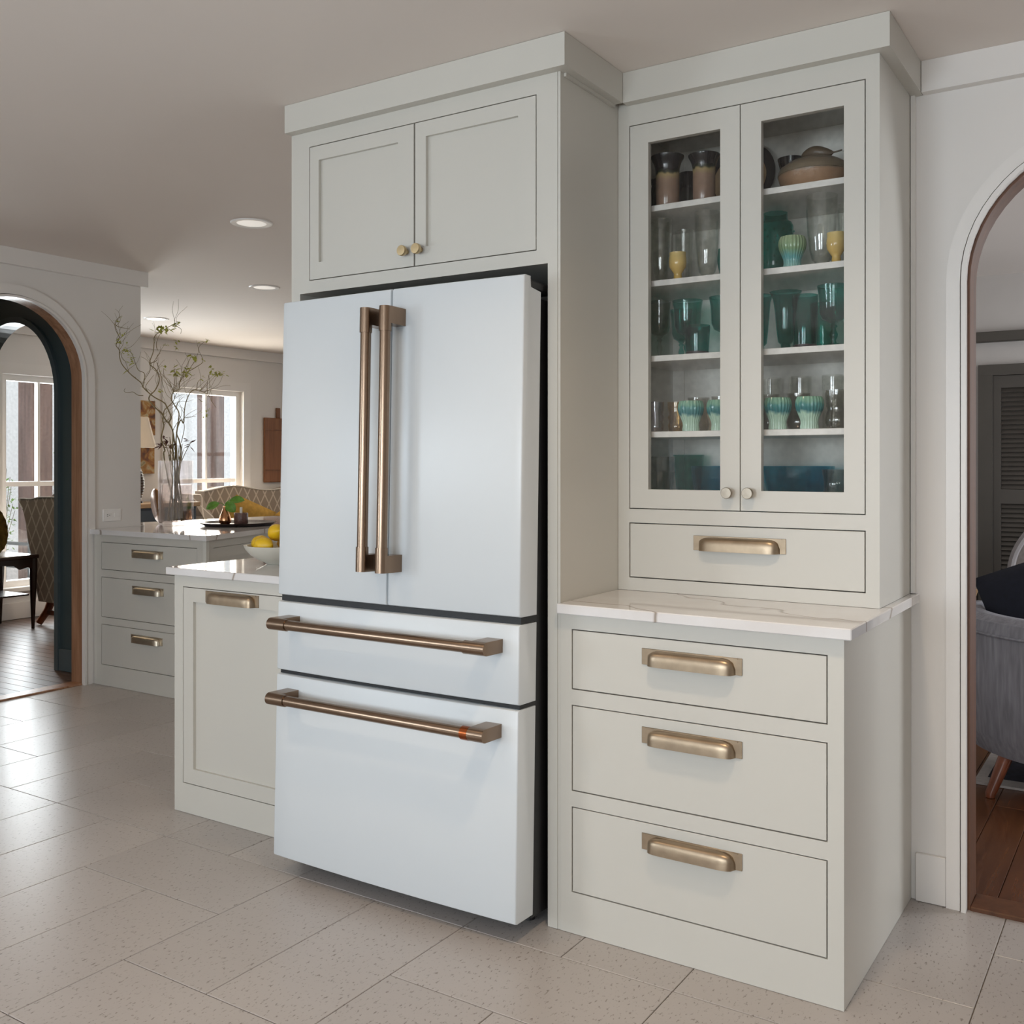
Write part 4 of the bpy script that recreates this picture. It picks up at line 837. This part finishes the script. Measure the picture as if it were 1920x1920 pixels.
for zz in (1.225, 1.655): obj('batten', B(XF + .03, XF + .036, 7.60, 8.0, zz, zz + .012, b=.001), 'board_wood', wb)
# camelback settee with diamond fabric
st = thing('settee', (-7.6, 7.4, 0), 'camel-back settee in diamond-patterned grey fabric below the window', 'sofa')
def settee_top(y): return 1.02 + .055 * math.exp(-((y - 6.98) / .28) ** 2) + .045 * math.exp(-((y - 7.95) / .3) ** 2)
ys = [6.62 + i * .05 for i in range(33)]
mb = MB()
for a, b in zip(ys, ys[1:]): mb.prism([(a, .45), (b, .45), (b, settee_top(b)), (a, settee_top(a))], -7.98, -7.84, 'x')
obj('back', mb, 'diamond_fabric', st, smooth=True)
mb = MB().grid(lambda u, v: (-7.84 - .10 * math.sin(math.pi * v) ** .5 * 0 + .0, 0, 0), 1, 1)
obj('piping', MB().tube([(-7.84, y_, settee_top(y_) + .002) for y_ in ys], .008, 6), 'white_fabric', st, smooth=True)
obj('seat', B(-7.98, -7.35, 6.55, 8.25, .28, .46, b=.03), 'diamond_fabric', st)
for yy in (6.46, 8.22):
    obj('arm', MB().prism([(-7.98, .28), (-7.35, .28), (-7.35, .62), (-7.42, .68), (-7.60, .72), (-7.75, .88), (-7.84, 1.0), (-7.98, 1.01)], yy, yy + .12, 'y'), 'diamond_fabric', st)
for xx in (-7.93, -7.42):
    for yy in (6.52, 8.26): obj('leg', MB().lathe([(0, 0), (.014, 0), (.024, .285), (0, .285)], 12, (xx, yy, .001)), 'red_wood', st, smooth=True)
def pillow(name, loc, s_, rot, m, label, cat='cushion', group=None, thick=.16):
    def fn(sgn):
        return lambda u, v: ((u - .5) * s_, sgn * thick / 2 * ((1 - abs(2 * u - 1) ** 3) * (1 - abs(2 * v - 1) ** 3)) ** .7, (v - .5) * s_ * .92)
    mb = MB().grid(fn(-1), 14, 14).grid(fn(1), 14, 14, True)
    o = obj(name, mb, m, local=True, smooth=True); o.location = loc; o.rotation_euler = rot
    return tag(o, label, cat, group)
pillow('cushion', (-7.60, 6.93, .72), .46, (R(14), R(24), R(72)), 'mustard_fabric', 'mustard cushion tilted on its corner, left on the settee', group='mustard cushions')
pillow('cushion', (-7.56, 7.50, .70), .44, (R(18), R(-26), R(84)), 'mustard_fabric', 'mustard cushion on the right side of the settee', group='mustard cushions')
# wing chair seen from behind
wc = thing('wing_chair', (-7.37, 4.83, 0), 'wing chair in diamond-patterned grey-brown fabric with its back to us', 'chair', rz=R(-90))
prof = [(-.20, .20), (-.245, .36), (-.262, .47), (-.30, .56), (-.352, .70), (-.375, .82), (-.42, .93), (-.475, 1.0), (-.44, 1.014), (-.30, 1.012), (-.17, 1.03)]
full = prof + [(-a, b) for a, b in prof[::-1]]
obj('back', MB().prism(full, -.01, .10, 'x'), 'diamond_fabric', wc, local=True)
ib = [(-.30, .45), (-.33, .8), (-.28, .99), (-.16, 1.06), (0, 1.078), (.16, 1.06), (.28, .99), (.33, .8), (.30, .45)]
obj('inner_back', MB().prism(ib, -.12, -.011, 'x'), 'taupe_fabric', wc, local=True, smooth=True)
obj('piping', MB().tube(smooth_path([(.10, a, b + .003) for a, b in full[6:-6]], 3), .006, 6), 'white_fabric', wc, local=True, smooth=True)
obj('seat', B(-.62, -.02, -.30, .30, .22, .48, b=.03), 'diamond_fabric', wc, local=True)
for sy in (-1, 1):
    obj('wing', MB().prism([(-.60, .25), (-.02, .25), (-.02, .98), (-.20, .96), (-.28, .74), (-.56, .64)], sy * .31, sy * .37, 'y'), 'diamond_fabric', wc, local=True)
    obj('leg', MB().tube([(-.02, sy * .20, .21), (.01, sy * .215, .12), (.07, sy * .245, .015)], [.034, .03, .026], 8), 'red_wood', wc, local=True, smooth=True)
    obj('leg', MB().tube([(-.56, sy * .26, .22), (-.57, sy * .26, .001)], [.026, .02], 8), 'red_wood', wc, local=True, smooth=True)
obj('stretcher', B(.002, .03, -.21, .21, .085, .12), 'red_wood', wc, local=True)
# antique table with brass shell plate
at_ = thing('side_table', (-7.72, 4.33, 0), 'dark antique wooden side table by the dining window', 'table')
obj('top', B(-8.00, -7.46, 3.98, 4.67, .555, .585, b=.006), 'dark_wood', at_)
ap = [(3.99, .555), (4.66, .555), (4.66, .43), (4.63, .47), (4.58, .49), (4.52, .475), (4.48, .505), (4.33, .52), (4.18, .505), (4.13, .475), (4.07, .49), (4.02, .47), (3.99, .43)]
obj('apron', MB().prism(ap, -7.50, -7.475, 'x'), 'dark_wood', at_); obj('apron', MB().prism(ap, -7.985, -7.96, 'x'), 'dark_wood', at_)
for xx in (-7.50, -7.96):
    for yy in (4.01, 4.64): obj('leg', MB().tube([(xx, yy, .555), (xx + .004, yy, .45), (xx, yy, .25), (xx, yy, .001)], [.032, .030, .022, .012], 8), 'dark_wood', at_, smooth=True)
obj('shelf', B(-7.94, -7.52, 4.03, 4.62, .262, .275, b=.003), 'dark_wood', at_)
sp_ = MB().lathe([(0, 0), (.10, .004), (.16, .018), (.198, .030), (.200, .036), (.16, .026), (.10, .012), (0, .008)], 60, (0, 0, 0), .018, 20)
sp_.xf(Matrix.Translation((-7.70, 4.385, .5865 + .199)) @ Matrix.Rotation(R(25), 4, 'Z') @ Matrix.Rotation(R(80), 4, 'Y'))
sp_.v = [(x, y, max(z, .5858)) for x, y, z in sp_.v]
tag(obj('brass_plate', sp_, 'brass_old', smooth=True), 'old scalloped brass plate standing on the antique table', 'plate')

# recessed ceiling lights
def downlight(x, y, label, lit, power=0):
    t_ = thing('ceiling_light', (x, y, ZC), label, 'light', 'recessed ceiling lights')
    obj('trim_ring', MB().lathe([(.072, -.004), (.098, -.006), (.103, -.0005), (.072, -.0005), (.072, -.004)], 36, (x, y, ZC), cap=False), 'plastic_white', t_, smooth=True)
    obj('lens', MB().lathe([(0, -.0025), (.073, -.0025), (.073, -.0008), (0, -.0008)], 36, (x, y, ZC)), 'lamp_lens' if lit else 'lamp_lens_dim', t_)
    if power:
        l = bpy.data.lights.new('ceiling_light_lamp', 'SPOT'); l.energy = power; l.color = (1, .77, .53); l.spot_size = R(140); l.spot_blend = 1; l.shadow_soft_size = .07
        o = bpy.data.objects.new('ceiling_light_lamp', l); C.objects.link(o); o.location = (0, 0, -.02); o.parent = t_
downlight(-3.79, 3.49, 'recessed ceiling light nearest the refrigerator, above the peninsula aisle', False, 5)
downlight(-5.10, 4.81, 'recessed ceiling light over the far end of the peninsula', False, 5)
downlight(-6.95, 5.37, 'glowing recessed ceiling light beyond the left wall corner', True, 22)
downlight(-6.6, 7.3, 'recessed ceiling light in front of the settee', True, 30)
downlight(-.72, 1.65, 'recessed ceiling light in front of the glass-door hutch', True, 32)
downlight(-2.45, 1.1, 'recessed ceiling light in front of the refrigerator', True, 20)
downlight(.5, 1.5, 'recessed ceiling light in front of the right arch', True, 6)
downlight(-7.1, 3.2, 'recessed ceiling light in the dark hall', True, 30)
downlight(-6.85, 4.2, 'added ceiling light brightening the wing chair, just inside the dark arch', True, 22)  # unseen lamp, put in to light the wing chair's back

# ================================================================== living room furniture
CX, CY, RC = -.23, 4.72, .53
bch = thing('barrel_chair', (CX, CY, 0), 'grey barrel-back armchair with tapered wooden legs beyond the right arch', 'chair')
def shell(r0, r1, z0, z1, a0=165, a1=375):
    mb = MB()
    prof = [(r1 - .05, z0), (r1 - .015, z0 + .08), (r1, z0 + .25), (r1, z1 - .07), (r1 - .012, z1 - .02), (r1 - .045, z1), (r0 + .045, z1), (r0, z1 - .04), (r0, z0)]
    k = len(prof); n_ = 40
    vs_ = [(CX + r * math.cos(R(a0 + (a1 - a0) * i / n_)), CY + r * math.sin(R(a0 + (a1 - a0) * i / n_)), z) for i in range(n_ + 1) for r, z in prof]
    mb.add(vs_, [(i * k + j, (i + 1) * k + j, (i + 1) * k + (j + 1) % k, i * k + (j + 1) % k) for i in range(n_) for j in range(k)] + [tuple(range(k)), tuple(n_ * k + j for j in range(k))[::-1]])
    return mb
obj('back', shell(.39, RC, .155, .70), 'grey_fabric', bch, smooth=True)
obj('piping', MB().tube([(CX + (RC + .002) * math.cos(R(a)), CY + (RC + .002) * math.sin(R(a)), .632) for a in range(165, 376, 5)], .006, 6), 'grey_fabric', bch, smooth=True)
obj('seat', MB().lathe([(0, .16), (.37, .16), (.385, .2), (.385, .40), (.36, .44), (0, .45)], 36, (CX, CY, 0)), 'grey_fabric', bch, smooth=True)
for a in (228, 312, 50, 130):
    ca, sa = math.cos(R(a)), math.sin(R(a))
    obj('leg', MB().tube([(CX + .44 * ca, CY + .44 * sa, .17), (CX + .52 * ca, CY + .54 * sa, .012), (CX + .52 * ca, CY + .541 * sa, .001)], [.028, .019, .017], 12), 'red_wood', bch, smooth=True)
pillow('cushion', (-.40, 4.66, .71), .46, (R(-20), R(-22), R(8)), 'navy_fabric', 'navy cushion sticking up from the grey barrel chair')
rg_ = thing('rug', (.6, 5.6, 0), 'dark navy rug with cream border under the living-room chairs', 'rug')
obj('field', B(-.62, 2.4, 4.56, 6.6, .0005, .009), 'rug_navy', rg_); obj('border', MB().box(-.66, 2.44, 4.47, 4.56, .0005, .010).box(-.66, -.62, 4.56, 6.6, .0005, .010), 'rug_cream', rg_)
ac = thing('armchair', (-.35, 6.2, 0), 'taupe curved-back armchair with pale piping in the living-room background', 'chair')
sec = [(-.75, .25), (-.75, .66), (-.72, .80), (-.64, .93), (-.52, 1.03), (-.36, 1.08), (.1, 1.09), (.1, .25)]
obj('back', MB().prism(sec, 6.35, 6.50, 'y'), 'taupe_fabric', ac)
obj('piping', MB().tube(smooth_path([(a, 6.345, b) for a, b in sec[1:7]], 4), .020, 8), 'pale_piping', ac, smooth=True)
obj('seat', B(-.70, .1, 5.75, 6.34, .25, .46, b=.03), 'taupe_fabric', ac)
obj('arm', MB().box(-.78, -.66, 5.72, 6.34, .25, .68, b=.025), 'taupe_fabric', ac)
for xx, yy in ((-.7, 5.8), (-.7, 6.45), (.05, 5.8), (.05, 6.45)): obj('leg', MB().lathe([(0, 0), (.015, 0), (.022, .25), (0, .25)], 10, (xx, yy, .010)), 'red_wood', ac, smooth=True)
mg = thing('wooden_rack', (-.86, 5.55, 0), 'light wooden slatted rack left behind the grey barrel chair', 'rack')
for yy in (5.48, 5.62):
    obj('frame', MB().tube([(-1.06, yy, .001), (-.82, yy, .66)], .016, 6).tube([(-.70, yy, .001), (-.96, yy, .66)], .016, 6), 'tan_wood', mg, smooth=True)
obj('shelf', B(-1.05, -.80, 5.47, 5.63, .50, .53, b=.003), 'tan_wood', mg)

# ================================================================== outside the windows
struct('ground', B(-14, XF - .16, 0, 14, -.25, -.08), 'deck')
def post(y0, y1, label):
    o = obj('porch_post', B(-9.42, -9.2, y0, y1, -.08, 3.4, b=.008), 'post_wood'); tag(o, label, 'post', 'timber porch posts')
post(5.67, 5.90, 'weathered timber porch post outside the dining-room window'); post(7.84, 8.06, 'weathered timber porch post outside the breakfast window')
struct('wall_neighbour', MB().box(-13.6, -13.5, 0, 16, -.1, 5), 'siding_white')
def shrub(x, y, h, sp, label, seed):
    r_ = random.Random(seed); s_ = thing('shrub', (x, y, -.08), label, 'shrub')
    st_, lf = MB(), MB()
    for i in range(16):
        d = Vector((r_.uniform(-1, 1) * sp, r_.uniform(-1, 1) * sp, h * r_.uniform(.6, 1))); Q = smooth_path([(x, y, -.08), Vector((x, y, -.08)) + d * .5 + Vector((r_.uniform(-.05, .05), r_.uniform(-.05, .05), 0)), Vector((x, y, -.08)) + d], 4)
        st_.tube(Q, [.007 - .005 * j / (len(Q) - 1) for j in range(len(Q))], 5)
        for j in range(30): leaf(lf, Vector((x, y, -.08)) + d * r_.uniform(.25, 1.02) + Vector((r_.uniform(-.07, .07), r_.uniform(-.07, .07), r_.uniform(-.05, .05))), r_.uniform(.035, .07), r_)
    obj('stems', st_, 'willow_bark', s_, smooth=True); obj('leaves', lf, 'shrub_leaf', s_)['kind'] = 'stuff'
shrub(-9.75, 5.62, 1.5, .16, 'leafy green shrub outside the dining window, left of the post', 1)
shrub(-9.9, 6.25, 1.5, .16, 'leafy green shrub outside the dining window, right of the post', 2)
oc = thing('patio_chair', (-8.9, 5.55, -.08), 'dark slatted patio chair outside the dining window', 'chair')
for yy in (5.36, 5.74):
    obj('leg', B(-8.72, -8.68, yy - .018, yy + .018, -.079, .85), 'metal_grey', oc); obj('leg', B(-9.16, -9.12, yy - .018, yy + .018, -.079, .55), 'metal_grey', oc)
    obj('arm', B(-9.18, -8.66, yy - .025, yy + .025, .55, .575), 'metal_grey', oc)
for k in range(7): obj('slat', B(-8.71, -8.695, 5.38, 5.72, .46 + .055 * k, .495 + .055 * k), 'metal_grey', oc)
obj('seat', B(-9.14, -8.70, 5.38, 5.72, .33, .36, b=.004), 'metal_grey', oc)
